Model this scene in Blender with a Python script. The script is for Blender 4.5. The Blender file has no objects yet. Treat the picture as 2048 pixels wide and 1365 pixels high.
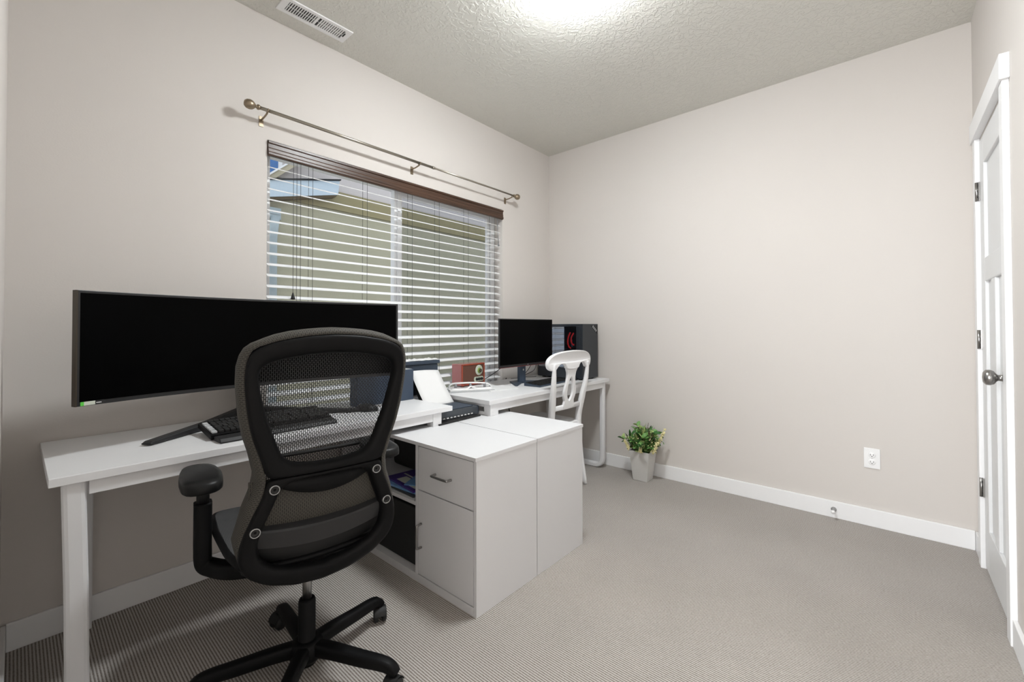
import bpy, bmesh, math, random
from mathutils import Vector, Matrix
random.seed(7)
S = bpy.context.scene
COL = S.collection
PI = math.pi
H = 2.743      # ceiling height
RW = 3.288     # room length along the window wall (x from -RW to 0)
RD = 2.720     # room depth (y from -RD to 0)

# ------------------------------------------------------------------ materials
def newmat(name):
    m = bpy.data.materials.new(name); m.use_nodes = True
    nt = m.node_tree; b = nt.nodes['Principled BSDF']
    return m, nt, b
def srgb(r, g, b):
    f = lambda c: ((c/255+0.055)/1.055)**2.4 if c/255 > 0.04045 else c/255/12.92
    return (f(r), f(g), f(b), 1)
def mat(name, col, rough=0.5, metal=0.0, noise=0.0, nscale=40, bump=0.0, bscale=200, spec=None, emit=None, es=1.0, coat=0.0):
    m, nt, b = newmat(name)
    b.inputs['Roughness'].default_value = rough
    b.inputs['Metallic'].default_value = metal
    b.inputs['Base Color'].default_value = col
    if spec is not None: b.inputs['Specular IOR Level'].default_value = spec
    if coat: b.inputs['Coat Weight'].default_value = coat
    tc = nt.nodes.new('ShaderNodeTexCoord')
    n = nt.nodes.new('ShaderNodeTexNoise'); n.inputs['Scale'].default_value = nscale
    n.inputs['Detail'].default_value = 4
    nt.links.new(tc.outputs['Object'], n.inputs['Vector'])
    mx = nt.nodes.new('ShaderNodeMix'); mx.data_type = 'RGBA'
    k = 1-noise
    mx.inputs[6].default_value = (col[0]*k, col[1]*k, col[2]*k, 1)
    k = 1+noise
    mx.inputs[7].default_value = (min(col[0]*k, 1), min(col[1]*k, 1), min(col[2]*k, 1), 1)
    nt.links.new(n.outputs['Fac'], mx.inputs[0])
    nt.links.new(mx.outputs[2], b.inputs['Base Color'])
    if bump:
        n2 = nt.nodes.new('ShaderNodeTexNoise'); n2.inputs['Scale'].default_value = bscale
        n2.inputs['Detail'].default_value = 3
        nt.links.new(tc.outputs['Object'], n2.inputs['Vector'])
        bp = nt.nodes.new('ShaderNodeBump'); bp.inputs['Strength'].default_value = bump; bp.inputs['Distance'].default_value = 0.002
        nt.links.new(n2.outputs['Fac'], bp.inputs['Height'])
        nt.links.new(bp.outputs['Normal'], b.inputs['Normal'])
    if emit:
        b.inputs['Emission Color'].default_value = emit
        b.inputs['Emission Strength'].default_value = es
    return m

M = {}
M['wall'] = mat('wall_paint', (0.62, 0.585, 0.555, 1), 0.75, noise=0.01, nscale=1.5, bump=0.12, bscale=160, spec=0.25)
M['trim'] = mat('white_trim_paint', (0.80, 0.80, 0.805, 1), 0.38, noise=0.01)
M['door'] = mat('white_door_paint', (0.70, 0.705, 0.71, 1), 0.4, noise=0.01)
M['desk'] = mat('white_laminate', (0.72, 0.72, 0.73, 1), 0.42, noise=0.015, nscale=6, bump=0.03, bscale=300)
M['cab'] = mat('white_melamine', (0.67, 0.67, 0.68, 1), 0.45, noise=0.012, nscale=8)
M['cabin'] = mat('melamine_edge', (0.55, 0.55, 0.55, 1), 0.5, noise=0.01)
M['chairw'] = mat('white_painted_wood', (0.82, 0.82, 0.83, 1), 0.35, noise=0.01)
M['blackpl'] = mat('black_plastic', (0.0030, 0.0030, 0.0034, 1), 0.5, spec=.16, noise=0.05, bump=0.15, bscale=900)
M['dgrey'] = mat('dark_grey_plastic', (0.014, 0.014, 0.015, 1), 0.5, spec=.35, noise=0.05, bump=0.15, bscale=900)
M['grey2'] = mat('mid_grey_plastic', (0.026, 0.026, 0.027, 1), 0.55, spec=.4)
M['pad'] = mat('armrest_rubber', (0.008, 0.008, 0.008, 1), 0.42, spec=.25, noise=0.05)
M['screen'] = mat('screen_glass', (0.0006, 0.0006, 0.0007, 1), 0.3, noise=0.0, spec=0.04)
M['bezel'] = mat('monitor_bezel', (0.010, 0.010, 0.011, 1), 0.4)
M['bezelred'] = mat('red_bezel_strip', (0.12, 0.012, 0.010, 1), 0.35)
M['brownback'] = mat('monitor_back_edge', (0.035, 0.024, 0.012, 1), 0.4)
M['chrome'] = mat('brushed_steel', (0.42, 0.42, 0.42, 1), 0.3, metal=1.0, noise=0.03)
M['nickel'] = mat('satin_nickel', (0.35, 0.34, 0.33, 1), 0.28, metal=1.0, noise=0.02)
M['brass'] = mat('aged_brass', (0.30, 0.24, 0.17, 1), 0.36, metal=0.85, noise=0.05)
M['rod'] = mat('pewter_rod', (0.36, 0.33, 0.28, 1), 0.3, metal=0.9, noise=0.05)
M['slat'] = mat('blind_slat_white', (0.80, 0.80, 0.80, 1), 0.45, noise=0.01)
M['cord'] = mat('dark_cord', (0.03, 0.03, 0.03, 1), 0.7)
M['cable'] = mat('black_cable', (0.012, 0.012, 0.012, 1), 0.5)
M['vinyl'] = mat('window_vinyl', (0.80, 0.81, 0.82, 1), 0.4)
M['navy'] = mat('navy_plastic', (0.030, 0.045, 0.070, 1), 0.5, noise=0.05)
M['navy2'] = mat('slate_navy_card', (0.040, 0.060, 0.095, 1), 0.55, noise=0.04)
M['paper'] = mat('white_paper', (0.74, 0.74, 0.74, 1), 0.7, noise=0.01)
M['printer'] = mat('printer_shell', (0.050, 0.058, 0.068, 1), 0.38, noise=0.03)
M['blk'] = mat('matte_black', (0.008, 0.008, 0.008, 1), 0.6)
M['radiow'] = mat('red_walnut_case', (0.34, 0.065, 0.035, 1), 0.35, noise=0.15, nscale=25)
M['radioside'] = mat('walnut_side_sheen', (0.42, 0.15, 0.14, 1), 0.25, noise=0.12, nscale=25, coat=0.5)  # pink glossy reflection on the case put into the base colour
M['dial'] = mat('radio_dial', (0.55, 0.60, 0.50, 1), 0.3)
M['dialdark'] = mat('radio_dial_centre', (0.06, 0.045, 0.03, 1), 0.3)
M['dialgreen'] = mat('radio_dial_green', (0.20, 0.30, 0.05, 1), 0.3)
M['pc'] = mat('pc_case_steel', (0.018, 0.022, 0.028, 1), 0.4, noise=0.05)
M['red'] = mat('red_tubing', (0.75, 0.02, 0.015, 1), 0.35, emit=(1, 0.03, 0.02, 1), es=0.35)
M['pcb'] = mat('dark_circuit_board', (0.02, 0.025, 0.03, 1), 0.5, noise=0.5, nscale=60)
M['grey'] = mat('grey_plastic', (0.22, 0.22, 0.23, 1), 0.4)
M['lgrey'] = mat('light_grey_plastic', (0.45, 0.46, 0.47, 1), 0.4)
M['whitepl'] = mat('white_plastic', (0.82, 0.82, 0.82, 1), 0.35)
M['green'] = mat('green_sticker', (0.10, 0.55, 0.06, 1), 0.5)
M['stickw'] = mat('pale_sticker', (0.55, 0.58, 0.50, 1), 0.5)
M['pot'] = mat('grey_ceramic', (0.58, 0.57, 0.55, 1), 0.45, noise=0.02)
M['soil'] = mat('dark_soil', (0.02, 0.015, 0.012, 1), 0.9)
M['leafd'] = mat('leaf_dark_green', (0.04, 0.14, 0.03, 1), 0.5, noise=0.3, nscale=30)
M['leaf'] = mat('leaf_mid_green', (0.14, 0.31, 0.08, 1), 0.5, noise=0.3, nscale=30)
M['leafl'] = mat('leaf_pale_green', (0.36, 0.47, 0.17, 1), 0.5, noise=0.25, nscale=30)
M['flower'] = mat('cream_flower', (0.72, 0.66, 0.36, 1), 0.6, noise=0.2, nscale=60)
M['stem'] = mat('brown_stem', (0.10, 0.07, 0.035, 1), 0.7)
M['purple'] = mat('purple_cover', (0.055, 0.025, 0.20, 1), 0.3, noise=0.4, nscale=30)
M['blue'] = mat('blue_cover', (0.15, 0.30, 0.55, 1), 0.35, noise=0.3, nscale=30)
M['darkcover'] = mat('dark_cover', (0.03, 0.035, 0.04, 1), 0.35, noise=0.4, nscale=30)
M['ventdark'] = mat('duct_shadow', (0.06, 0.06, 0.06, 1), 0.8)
M['slotdark'] = mat('slot_black', (0.01, 0.01, 0.01, 1), 0.6)
# exterior
M['stucco'] = mat('beige_stucco', (0.40, 0.38, 0.275, 1), 0.9, noise=0.06, nscale=3, bump=0.8, bscale=60)
M['stuccol'] = mat('lilac_grey_stucco', (0.58, 0.54, 0.53, 1), 0.9, noise=0.05, nscale=3, bump=0.6, bscale=60)
M['olive'] = mat('olive_eave_shadow', (0.27, 0.235, 0.125, 1), 0.9, noise=0.08, nscale=5, bump=0.6, bscale=60)  # stucco tone with the eave's shadow put into the colour
M['fascia'] = mat('pale_blue_fascia', (0.50, 0.60, 0.68, 1), 0.6)
M['eaveshade'] = mat('brown_eave_shadow', (0.10, 0.07, 0.03, 1), 0.8)  # dark brown for the painted shade below the eave return
M['tantrim'] = mat('tan_trim', (0.50, 0.45, 0.33, 1), 0.8)
M['blueglass'] = mat('blue_glass', (0.06, 0.17, 0.42, 1), 0.15, noise=0.4, nscale=4)
M['pipe'] = mat('grey_blue_downspout', (0.36, 0.43, 0.46, 1), 0.5)
M['ground'] = mat('gravel_ground', (0.30, 0.28, 0.25, 1), 0.95, noise=0.3, nscale=40)

def mat_ceiling():
    m, nt, b = newmat('textured_ceiling_paint')
    b.inputs['Base Color'].default_value = (0.66, 0.65, 0.605, 1); b.inputs['Roughness'].default_value = 0.8
    b.inputs['Specular IOR Level'].default_value = 0.3
    tc = nt.nodes.new('ShaderNodeTexCoord')
    n = nt.nodes.new('ShaderNodeTexNoise'); n.inputs['Scale'].default_value = 34; n.inputs['Detail'].default_value = 2.5
    n.inputs['Distortion'].default_value = 1.2
    nt.links.new(tc.outputs['Object'], n.inputs['Vector'])
    r = nt.nodes.new('ShaderNodeValToRGB'); r.color_ramp.elements[0].position = 0.46; r.color_ramp.elements[1].position = 0.56
    nt.links.new(n.outputs['Fac'], r.inputs['Fac'])
    bp = nt.nodes.new('ShaderNodeBump'); bp.inputs['Strength'].default_value = 0.55; bp.inputs['Distance'].default_value = 0.003
    nt.links.new(r.outputs['Color'], bp.inputs['Height']); nt.links.new(bp.outputs['Normal'], b.inputs['Normal'])
    return m
M['ceil'] = mat_ceiling()

def mat_carpet():
    m, nt, b = newmat('ribbed_berber_carpet')
    b.inputs['Roughness'].default_value = 0.95; b.inputs['Specular IOR Level'].default_value = 0.1
    tc = nt.nodes.new('ShaderNodeTexCoord')
    w = nt.nodes.new('ShaderNodeTexWave'); w.wave_type = 'BANDS'; w.bands_direction = 'X'; w.wave_profile = 'SIN'
    w.inputs['Scale'].default_value = 36; w.inputs['Distortion'].default_value = 0.35; w.inputs['Detail'].default_value = 2
    w.inputs['Detail Scale'].default_value = 3
    nt.links.new(tc.outputs['Object'], w.inputs['Vector'])
    mp = nt.nodes.new('ShaderNodeMapping'); mp.inputs['Scale'].default_value = (1, 0.55, 1)
    nt.links.new(tc.outputs['Object'], mp.inputs['Vector'])
    n = nt.nodes.new('ShaderNodeTexNoise'); n.inputs['Scale'].default_value = 260; n.inputs['Detail'].default_value = 2
    nt.links.new(mp.outputs['Vector'], n.inputs['Vector'])
    n2 = nt.nodes.new('ShaderNodeTexNoise'); n2.inputs['Scale'].default_value = 1.6; n2.inputs['Detail'].default_value = 3
    nt.links.new(tc.outputs['Object'], n2.inputs['Vector'])
    ad = nt.nodes.new('ShaderNodeMath'); ad.operation = 'MULTIPLY_ADD'; ad.inputs[1].default_value = 0.66
    nt.links.new(w.outputs['Fac'], ad.inputs[0]); 
    mu = nt.nodes.new('ShaderNodeMath'); mu.operation = 'MULTIPLY'; mu.inputs[1].default_value = 0.52
    nt.links.new(n.outputs['Fac'], mu.inputs[0]); nt.links.new(mu.outputs[0], ad.inputs[2])
    r = nt.nodes.new('ShaderNodeValToRGB')
    r.color_ramp.elements[0].position = 0.15; r.color_ramp.elements[0].color = (0.150, 0.117, 0.092, 1)
    r.color_ramp.elements[1].position = 0.82; r.color_ramp.elements[1].color = (0.59, 0.56, 0.53, 1)
    nt.links.new(ad.outputs[0], r.inputs['Fac'])
    mx = nt.nodes.new('ShaderNodeMix'); mx.data_type = 'RGBA'; mx.blend_type = 'MULTIPLY'; mx.inputs[0].default_value = 0.25
    nt.links.new(r.outputs['Color'], mx.inputs[6]); nt.links.new(n2.outputs['Fac'], mx.inputs[7])
    nt.links.new(mx.outputs[2], b.inputs['Base Color'])
    bp = nt.nodes.new('ShaderNodeBump'); bp.inputs['Strength'].default_value = 0.6; bp.inputs['Distance'].default_value = 0.004
    nt.links.new(ad.outputs[0], bp.inputs['Height']); nt.links.new(bp.outputs['Normal'], b.inputs['Normal'])
    return m
M['carpet'] = mat_carpet()

def mat_mesh(name, see_through, light, dark, sx=0.0052, sy=0.0115, gap=0.0017, backing=0.0):
    """woven mesh; UV in metres: u across, v along the height; tall staggered holes"""
    m, nt, b = newmat(name)
    b.inputs['Roughness'].default_value = 0.75
    uv = nt.nodes.new('ShaderNodeUVMap')
    sp = nt.nodes.new('ShaderNodeSeparateXYZ'); cb = nt.nodes.new('ShaderNodeCombineXYZ')
    nt.links.new(uv.outputs['UV'], sp.inputs[0])
    nt.links.new(sp.outputs['Y'], cb.inputs['X']); nt.links.new(sp.outputs['X'], cb.inputs['Y'])
    br = nt.nodes.new('ShaderNodeTexBrick'); br.offset = 0.5; br.squash = 1.0
    br.inputs['Scale'].default_value = 1.0
    br.inputs['Brick Width'].default_value = sy; br.inputs['Row Height'].default_value = sx
    br.inputs['Mortar Size'].default_value = gap; br.inputs['Mortar Smooth'].default_value = 0.05
    nt.links.new(cb.outputs[0], br.inputs['Vector'])
    mx = nt.nodes.new('ShaderNodeMix'); mx.data_type = 'RGBA'
    mx.inputs[6].default_value = dark; mx.inputs[7].default_value = light
    nt.links.new(br.outputs['Fac'], mx.inputs[0]); nt.links.new(mx.outputs[2], b.inputs['Base Color'])
    if see_through:
        nt.links.new(br.outputs['Fac'], b.inputs['Alpha'])
    else:
        bp = nt.nodes.new('ShaderNodeBump'); bp.inputs['Strength'].default_value = 0.8; bp.inputs['Distance'].default_value = 0.002
        nt.links.new(br.outputs['Fac'], bp.inputs['Height']); nt.links.new(bp.outputs['Normal'], b.inputs['Normal'])
    return m
M['mesh'] = mat_mesh('see_through_mesh', True, (0.018, 0.018, 0.019, 1), (0.018, 0.018, 0.018, 1), gap=0.00112)
M['meshside'] = mat_mesh('mesh_fabric_wrap', False, (0.060, 0.055, 0.045, 1), (0.010, 0.009, 0.008, 1))
M['meshseat'] = mat_mesh('mesh_seat_fabric', False, (0.050, 0.050, 0.052, 1), (0.004, 0.004, 0.004, 1), sx=0.004, sy=0.008, gap=0.0014)

def mat_valance():
    m, nt, b = newmat('dark_walnut_valance')
    b.inputs['Roughness'].default_value = 0.35
    tc = nt.nodes.new('ShaderNodeTexCoord'); mp = nt.nodes.new('ShaderNodeMapping'); mp.inputs['Scale'].default_value = (1.5, 30, 60)
    n = nt.nodes.new('ShaderNodeTexNoise'); n.inputs['Scale'].default_value = 2; n.inputs['Detail'].default_value = 6
    nt.links.new(tc.outputs['Object'], mp.inputs[0]); nt.links.new(mp.outputs[0], n.inputs['Vector'])
    r = nt.nodes.new('ShaderNodeValToRGB'); r.color_ramp.elements[0].color = (0.028, 0.014, 0.008, 1); r.color_ramp.elements[1].color = (0.095, 0.047, 0.028, 1)
    r.color_ramp.elements[0].position = 0.3; r.color_ramp.elements[1].position = 0.75
    nt.links.new(n.outputs['Fac'], r.inputs['Fac']); nt.links.new(r.outputs['Color'], b.inputs['Base Color'])
    return m
M['valance'] = mat_valance()

def mat_weave():
    m, nt, b = newmat('brown_speaker_cloth')
    b.inputs['Roughness'].default_value = 0.8
    tc = nt.nodes.new('ShaderNodeTexCoord')
    c = nt.nodes.new('ShaderNodeTexChecker'); c.inputs['Scale'].default_value = 260
    c.inputs['Color1'].default_value = (0.075, 0.030, 0.018, 1); c.inputs['Color2'].default_value = (0.16, 0.07, 0.045, 1)
    nt.links.new(tc.outputs['Object'], c.inputs['Vector']); nt.links.new(c.outputs['Color'], b.inputs['Base Color'])
    return m
M['weave'] = mat_weave()

def mat_glass(name, rough=0.0, tint=(1, 1, 1, 1), refl=0.06):
    m = bpy.data.materials.new(name); m.use_nodes = True; nt = m.node_tree
    for n in list(nt.nodes):
        if n.type != 'OUTPUT_MATERIAL': nt.nodes.remove(n)
    out = [n for n in nt.nodes if n.type == 'OUTPUT_MATERIAL'][0]
    tr = nt.nodes.new('ShaderNodeBsdfTransparent'); tr.inputs[0].default_value = tint
    gl = nt.nodes.new('ShaderNodeBsdfGlossy'); gl.inputs['Roughness'].default_value = rough; gl.inputs['Color'].default_value = (1, 1, 1, 1)
    lw = nt.nodes.new('ShaderNodeLayerWeight'); pw_ = nt.nodes.new('ShaderNodeMath'); pw_.operation = 'POWER'; pw_.inputs[1].default_value = 5
    ml = nt.nodes.new('ShaderNodeMath'); ml.operation = 'MULTIPLY_ADD'; ml.inputs[1].default_value = .9-refl; ml.inputs[2].default_value = refl
    mx = nt.nodes.new('ShaderNodeMixShader')
    nt.links.new(lw.outputs['Facing'], pw_.inputs[0]); nt.links.new(pw_.outputs[0], ml.inputs[0]); nt.links.new(ml.outputs[0], mx.inputs[0])
    nt.links.new(tr.outputs[0], mx.inputs[1]); nt.links.new(gl.outputs[0], mx.inputs[2])
    nt.links.new(mx.outputs[0], out.inputs[0])
    return m
M['glass'] = mat_glass('window_glass', refl=.03)
M['screenmesh'] = mat_glass('insect_screen', rough=0.6, tint=(0.80, 0.81, 0.82, 1), refl=.0)
M['smoke'] = mat_glass('smoked_case_glass', rough=0.02, tint=(0.50, 0.58, 0.72, 1), refl=.22)
M['dome'] = mat('frosted_lamp_glass', (0.9, 0.9, 0.9, 1), 0.4, emit=(0.945, 0.985, 1.0, 1), es=62)

# ------------------------------------------------------------------ mesh helpers
class B:
    """collects shapes into one bmesh"""
    def __init__(s): s.bm = bmesh.new(); s.uv = s.bm.loops.layers.uv.new('UVMap')
    def box(s, x0, x1, y0, y1, z0, z1, mi=0):
        v = [s.bm.verts.new(p) for p in ((x0,y0,z0),(x1,y0,z0),(x1,y1,z0),(x0,y1,z0),(x0,y0,z1),(x1,y0,z1),(x1,y1,z1),(x0,y1,z1))]
        for f in ((3,2,1,0),(4,5,6,7),(0,1,5,4),(1,2,6,5),(2,3,7,6),(3,0,4,7)):
            fc = s.bm.faces.new([v[i] for i in f]); fc.material_index = mi
        return v
    def obox(s, c, sx, sy, sz, rot=None, mi=0):
        v = s.box(-sx/2, sx/2, -sy/2, sy/2, -sz/2, sz/2, mi)
        R = rot or Matrix.Identity(3)
        for q in v: q.co = R @ q.co + Vector(c)
        return v
    def tube(s, pts, r, n=10, cap=True, mi=0):
        pts = [Vector(p) for p in pts]; rs = r if isinstance(r, (list, tuple)) else [r]*len(pts)
        rings = []; up = None
        for i, p in enumerate(pts):
            t = (pts[min(i+1, len(pts)-1)]-pts[max(i-1, 0)]).normalized()
            if up is None: up = Vector((0, 0, 1)) if abs(t.z) < 0.9 else Vector((1, 0, 0))
            a = t.cross(up).normalized(); bb = a.cross(t).normalized(); up = bb
            rings.append([s.bm.verts.new(p + (a*math.cos(2*PI*k/n)+bb*math.sin(2*PI*k/n))*rs[i]) for k in range(n)])
        for i in range(len(rings)-1):
            for k in range(n):
                f = s.bm.faces.new((rings[i][k], rings[i][(k+1) % n], rings[i+1][(k+1) % n], rings[i+1][k])); f.smooth = True; f.material_index = mi
        if cap:
            for R_ in (rings[0][::-1], rings[-1]):
                f = s.bm.faces.new(R_); f.material_index = mi
    def sweep(s, pts, w, h, wdir=(1, 0, 0), mi=0, smooth=True):
        """rounded rectangular section swept on pts; w along wdir, h across; w,h may be lists"""
        pts = [Vector(p) for p in pts]; ws = w if isinstance(w, (list, tuple)) else [w]*len(pts); hs = h if isinstance(h, (list, tuple)) else [h]*len(pts)
        wd = Vector(wdir).normalized(); rings = []
        prof = []
        for cx, cy, a0 in ((1, 1, 0), (-1, 1, 90), (-1, -1, 180), (1, -1, 270)):
            for a in (10, 45, 80):
                t = math.radians(a0+a); prof.append((cx*0.5-cx*0.28+0.28*math.cos(t), cy*0.5-cy*0.28+0.28*math.sin(t)))
        for i, p in enumerate(pts):
            t = (pts[min(i+1, len(pts)-1)]-pts[max(i-1, 0)]).normalized()
            a = (wd - t*wd.dot(t)).normalized(); bb = t.cross(a).normalized()
            rings.append([s.bm.verts.new(p+a*u*ws[i]+bb*v*hs[i]) for u, v in prof])
        n = len(prof)
        for i in range(len(rings)-1):
            for k in range(n):
                f = s.bm.faces.new((rings[i][k], rings[i][(k+1) % n], rings[i+1][(k+1) % n], rings[i+1][k])); f.smooth = smooth; f.material_index = mi
        s.bm.faces.new(rings[0][::-1]); s.bm.faces.new(rings[-1])
    def lathe(s, prof, c=(0, 0, 0), n=24, axis='z', mi=0, a0=0.0, cap=True):
        """prof: list of (r, h)"""
        rings = []
        for r, h in prof:
            ring = []
            for k in range(n):
                a = a0+2*PI*k/n; u, v = r*math.cos(a), r*math.sin(a)
                p = (u, v, h) if axis == 'z' else ((h, u, v) if axis == 'x' else (v, h, u))
                ring.append(s.bm.verts.new(Vector(c)+Vector(p)))
            rings.append(ring)
        for i in range(len(rings)-1):
            for k in range(n):
                f = s.bm.faces.new((rings[i][k], rings[i][(k+1) % n], rings[i+1][(k+1) % n], rings[i+1][k])); f.smooth = True; f.material_index = mi
        if cap and prof[0][0] > 1e-6: s.bm.faces.new(rings[0][::-1]).material_index = mi
        if cap and prof[-1][0] > 1e-6: s.bm.faces.new(rings[-1]).material_index = mi
    def prism(s, poly, fn, t0, t1, mi=0):
        """extrude a 2D polygon; fn(u, v, t) -> point"""
        a = [s.bm.verts.new(fn(u, v, t0)) for u, v in poly]; b = [s.bm.verts.new(fn(u, v, t1)) for u, v in poly]
        n = len(poly)
        s.bm.faces.new(a[::-1]).material_index = mi; s.bm.faces.new(b).material_index = mi
        for k in range(n): s.bm.faces.new((a[k], a[(k+1) % n], b[(k+1) % n], b[k])).material_index = mi
    def quad(s, pts, mi=0, uv=None):
        f = s.bm.faces.new([s.bm.verts.new(p) for p in pts]); f.material_index = mi
        if uv:
            for l, q in zip(f.loops, uv): l[s.uv].uv = q
        return f
    def grid(s, P, closed_u=False, closed_v=False, mi=0, uv=None, smooth=True):
        """P[i][j] points"""
        V = [[s.bm.verts.new(p) for p in row] for row in P]
        ni, nj = len(V), len(V[0])
        for i in range(ni if closed_u else ni-1):
            for j in range(nj if closed_v else nj-1):
                q = (V[i][j], V[(i+1) % ni][j], V[(i+1) % ni][(j+1) % nj], V[i][(j+1) % nj])
                f = s.bm.faces.new(q); f.smooth = smooth; f.material_index = mi
                if uv:
                    ii = (i, i+1, i+1, i); jj = (j, j, j+1, j+1)
                    for l, a, b in zip(f.loops, ii, jj): l[s.uv].uv = uv(a, b)
        return V
    def build(s, name, mats, parent=None, loc=None, rot=None, bevel=0, seg=2, smooth=False, subsurf=0, fix=True):
        if fix: bmesh.ops.recalc_face_normals(s.bm, faces=s.bm.faces)
        if smooth:
            for f in s.bm.faces: f.smooth = True
        me = bpy.data.meshes.new(name); s.bm.to_mesh(me); s.bm.free()
        for m in (mats if isinstance(mats, (list, tuple)) else [mats]): me.materials.append(m)
        o = bpy.data.objects.new(name, me); COL.objects.link(o)
        if parent: o.parent = parent
        if loc: o.location = loc
        if rot: o.rotation_euler = rot
        if bevel:
            md = o.modifiers.new('bevel', 'BEVEL'); md.width = bevel; md.segments = seg; md.limit_method = 'ANGLE'; md.angle_limit = math.radians(40)
        if subsurf:
            md = o.modifiers.new('sub', 'SUBSURF'); md.levels = subsurf; md.render_levels = subsurf
        return o
def tag(o, label=None, cat=None, group=None, kind=None):
    if label: o['label'] = label
    if cat: o['category'] = cat
    if group: o['group'] = group
    if kind: o['kind'] = kind
    return o
def thing(name, label, cat, loc=(0, 0, 0), rz=0, group=None):
    o = bpy.data.objects.new(name, None); COL.objects.link(o); o.location = loc; o.rotation_euler = (0, 0, rz)
    o.empty_display_size = 0.1
    return tag(o, label, cat, group)
def part(name, m, parent, fn, **k):
    b = B(); fn(b); return b.build(name, m, parent, **k)
def boxpart(name, m, parent, *a, bevel=0.0015, **k):
    b = B(); b.box(*a); return b.build(name, m, parent, bevel=bevel, **k)
def struct(o, label=None): o['kind'] = 'structure'; return tag(o, label)
def crom(pts, n=6):
    """smooth interpolation through pts"""
    P = [Vector(p) for p in pts]; out = []
    for i in range(len(P)-1):
        p0 = P[max(i-1, 0)]; p1 = P[i]; p2 = P[i+1]; p3 = P[min(i+2, len(P)-1)]
        for k in range(n):
            t = k/n
            out.append(0.5*((2*p1)+(-p0+p2)*t+(2*p0-5*p1+4*p2-p3)*t*t+(-p0+3*p1-3*p2+p3)*t**3))
    out.append(P[-1]); return out

# ------------------------------------------------------------------ room shell
WX0, WX1, WZ0, WZ1 = -2.425, -0.646, 0.62, 2.112     # window opening
WT = 0.16
b = B(); b.quad([(-RW-2.2, -RD-.3, 0), (0.2, -RD-.3, 0), (0.2, .2, 0), (-RW-2.2, .2, 0)])
for f in b.bm.faces: f.normal_update()
fl = b.build('floor', M['carpet'], fix=False); struct(fl, 'ribbed taupe berber carpet covering the whole room')
ce = B(); ce.box(-RW-.12, .12, -RD-.12, WT, H, H+.1)
struct(ce.build('ceiling', M['ceil']), 'pale greige ceiling with knockdown texture')
w = B()
w.box(-RW-.12, WX0, 0, WT, 0, H); w.box(WX1, .12, 0, WT, 0, H); w.box(WX0, WX1, 0, WT, 0, WZ0); w.box(WX0, WX1, 0, WT, WZ1, H)
bmesh.ops.remove_doubles(w.bm, verts=w.bm.verts, dist=1e-5)
struct(w.build('wall_back', M['wall']), 'beige painted wall holding the window')
struct(boxpart('wall_right', M['wall'], None, 0, .12, -RD-.12, 0, 0, H, bevel=0), 'blank beige wall opposite the camera with an outlet')
# closet door wall with door opening
DX0, DX1, DZ = -0.835, -0.222, 2.045
w = B()
w.box(-RW-.12, DX0, -RD-.12, -RD, 0, H); w.box(DX1, 0, -RD-.12, -RD, 0, H); w.box(DX0, DX1, -RD-.12, -RD, DZ, H)
struct(w.build('wall_front', M['wall']), 'beige wall with the white closet door')
# left wall with the doorway the camera stands in
LY0, LY1 = -2.66, -1.86
w = B()
w.box(-RW-.12, -RW, LY1, 0, 0, H); w.box(-RW-.12, -RW, -RD, LY0, 0, H); w.box(-RW-.12, -RW, LY0, LY1, 2.05, H)
struct(w.build('wall_left', M['wall']), 'beige wall at the left edge with an open doorway')
# hallway outside the doorway
w = B()
w.box(-RW-2.2, -RW-.12, -RD-.3, -RD-.2, 0, H); w.box(-RW-2.2, -RW-.12, .1, .2, 0, H); w.box(-RW-2.2, -RW-2.1, -RD-.2, .1, 0, H)
w.box(-RW-2.2, -RW-.12, -RD-.3, .2, H, H+.1)
struct(w.build('wall_hallway', M['wall']), 'beige hallway walls beyond the doorway')
bh, bt = 0.10, 0.014
def baseb(name, *boxes, label=None):
    b = B()
    for q in boxes: b.box(*q)
    return struct(b.build(name, M['trim'], bevel=0.003), label)
baseb('baseboard_back', (-RW+bt, -bt, -bt, 0, 0, bh), label='white baseboard under the window wall')
baseb('baseboard_right', (-bt, 0, -RD+bt, 0, 0, bh), label='white baseboard along the blank right wall')
baseb('baseboard_left', (-RW, -RW+bt, LY1+.07, -bt, 0, bh), label='white baseboard at the left edge')
baseb('baseboard_front', (-RW+bt, DX0-.062, -RD, -RD+bt, 0, bh), (DX1+.062, -bt, -RD, -RD+bt, 0, bh), label='white baseboard on both sides of the closet door')
# door casing
t = thing('trim_1', 'white craftsman casing and header around the closet door', None); t['kind'] = 'structure'
boxpart('casing', M['trim'], t, DX0-.062, DX0, -RD, -RD+.019, 0, 2.055, bevel=.002)
boxpart('casing', M['trim'], t, DX1, DX1+.062, -RD, -RD+.019, 0, 2.055, bevel=.002)
boxpart('header', M['trim'], t, DX0-.078, DX1+.085, -RD, -RD+.027, 2.055, 2.148, bevel=.002)
# closet door: slab with three recessed panels
d = thing('door_1', 'white three panel closet door, closed', None); d['kind'] = 'structure'
DY = -RD+.003        # door face
dx0, dx1, dz0, dz1 = DX0+.003, DX1-.003, .012, DZ-.004
b = B()
cols = [dx0, dx0+.105, (dx0+dx1)/2-.045, (dx0+dx1)/2+.045, dx1-.105, dx1]
st = [(dx0, dx0+.105, dz0, dz1), (dx1-.105, dx1, dz0, dz1), (dx0+.105, dx1-.105, dz0, dz0+.20), (dx0+.105, dx1-.105, dz1-.13, dz1),
      (dx0+.105, dx1-.105, 1.36, 1.47), ((dx0+dx1)/2-.045, (dx0+dx1)/2+.045, dz0+.20, 1.36)]
for x0, x1, z0, z1 in st: b.box(x0, x1, DY-.035, DY, z0, z1)
b.box(dx0+.1, dx1-.1, DY-.026, DY-.012, dz0+.1, dz1-.1)
b.build('slab', M['door'], d, bevel=.004)
kb = B()
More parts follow.
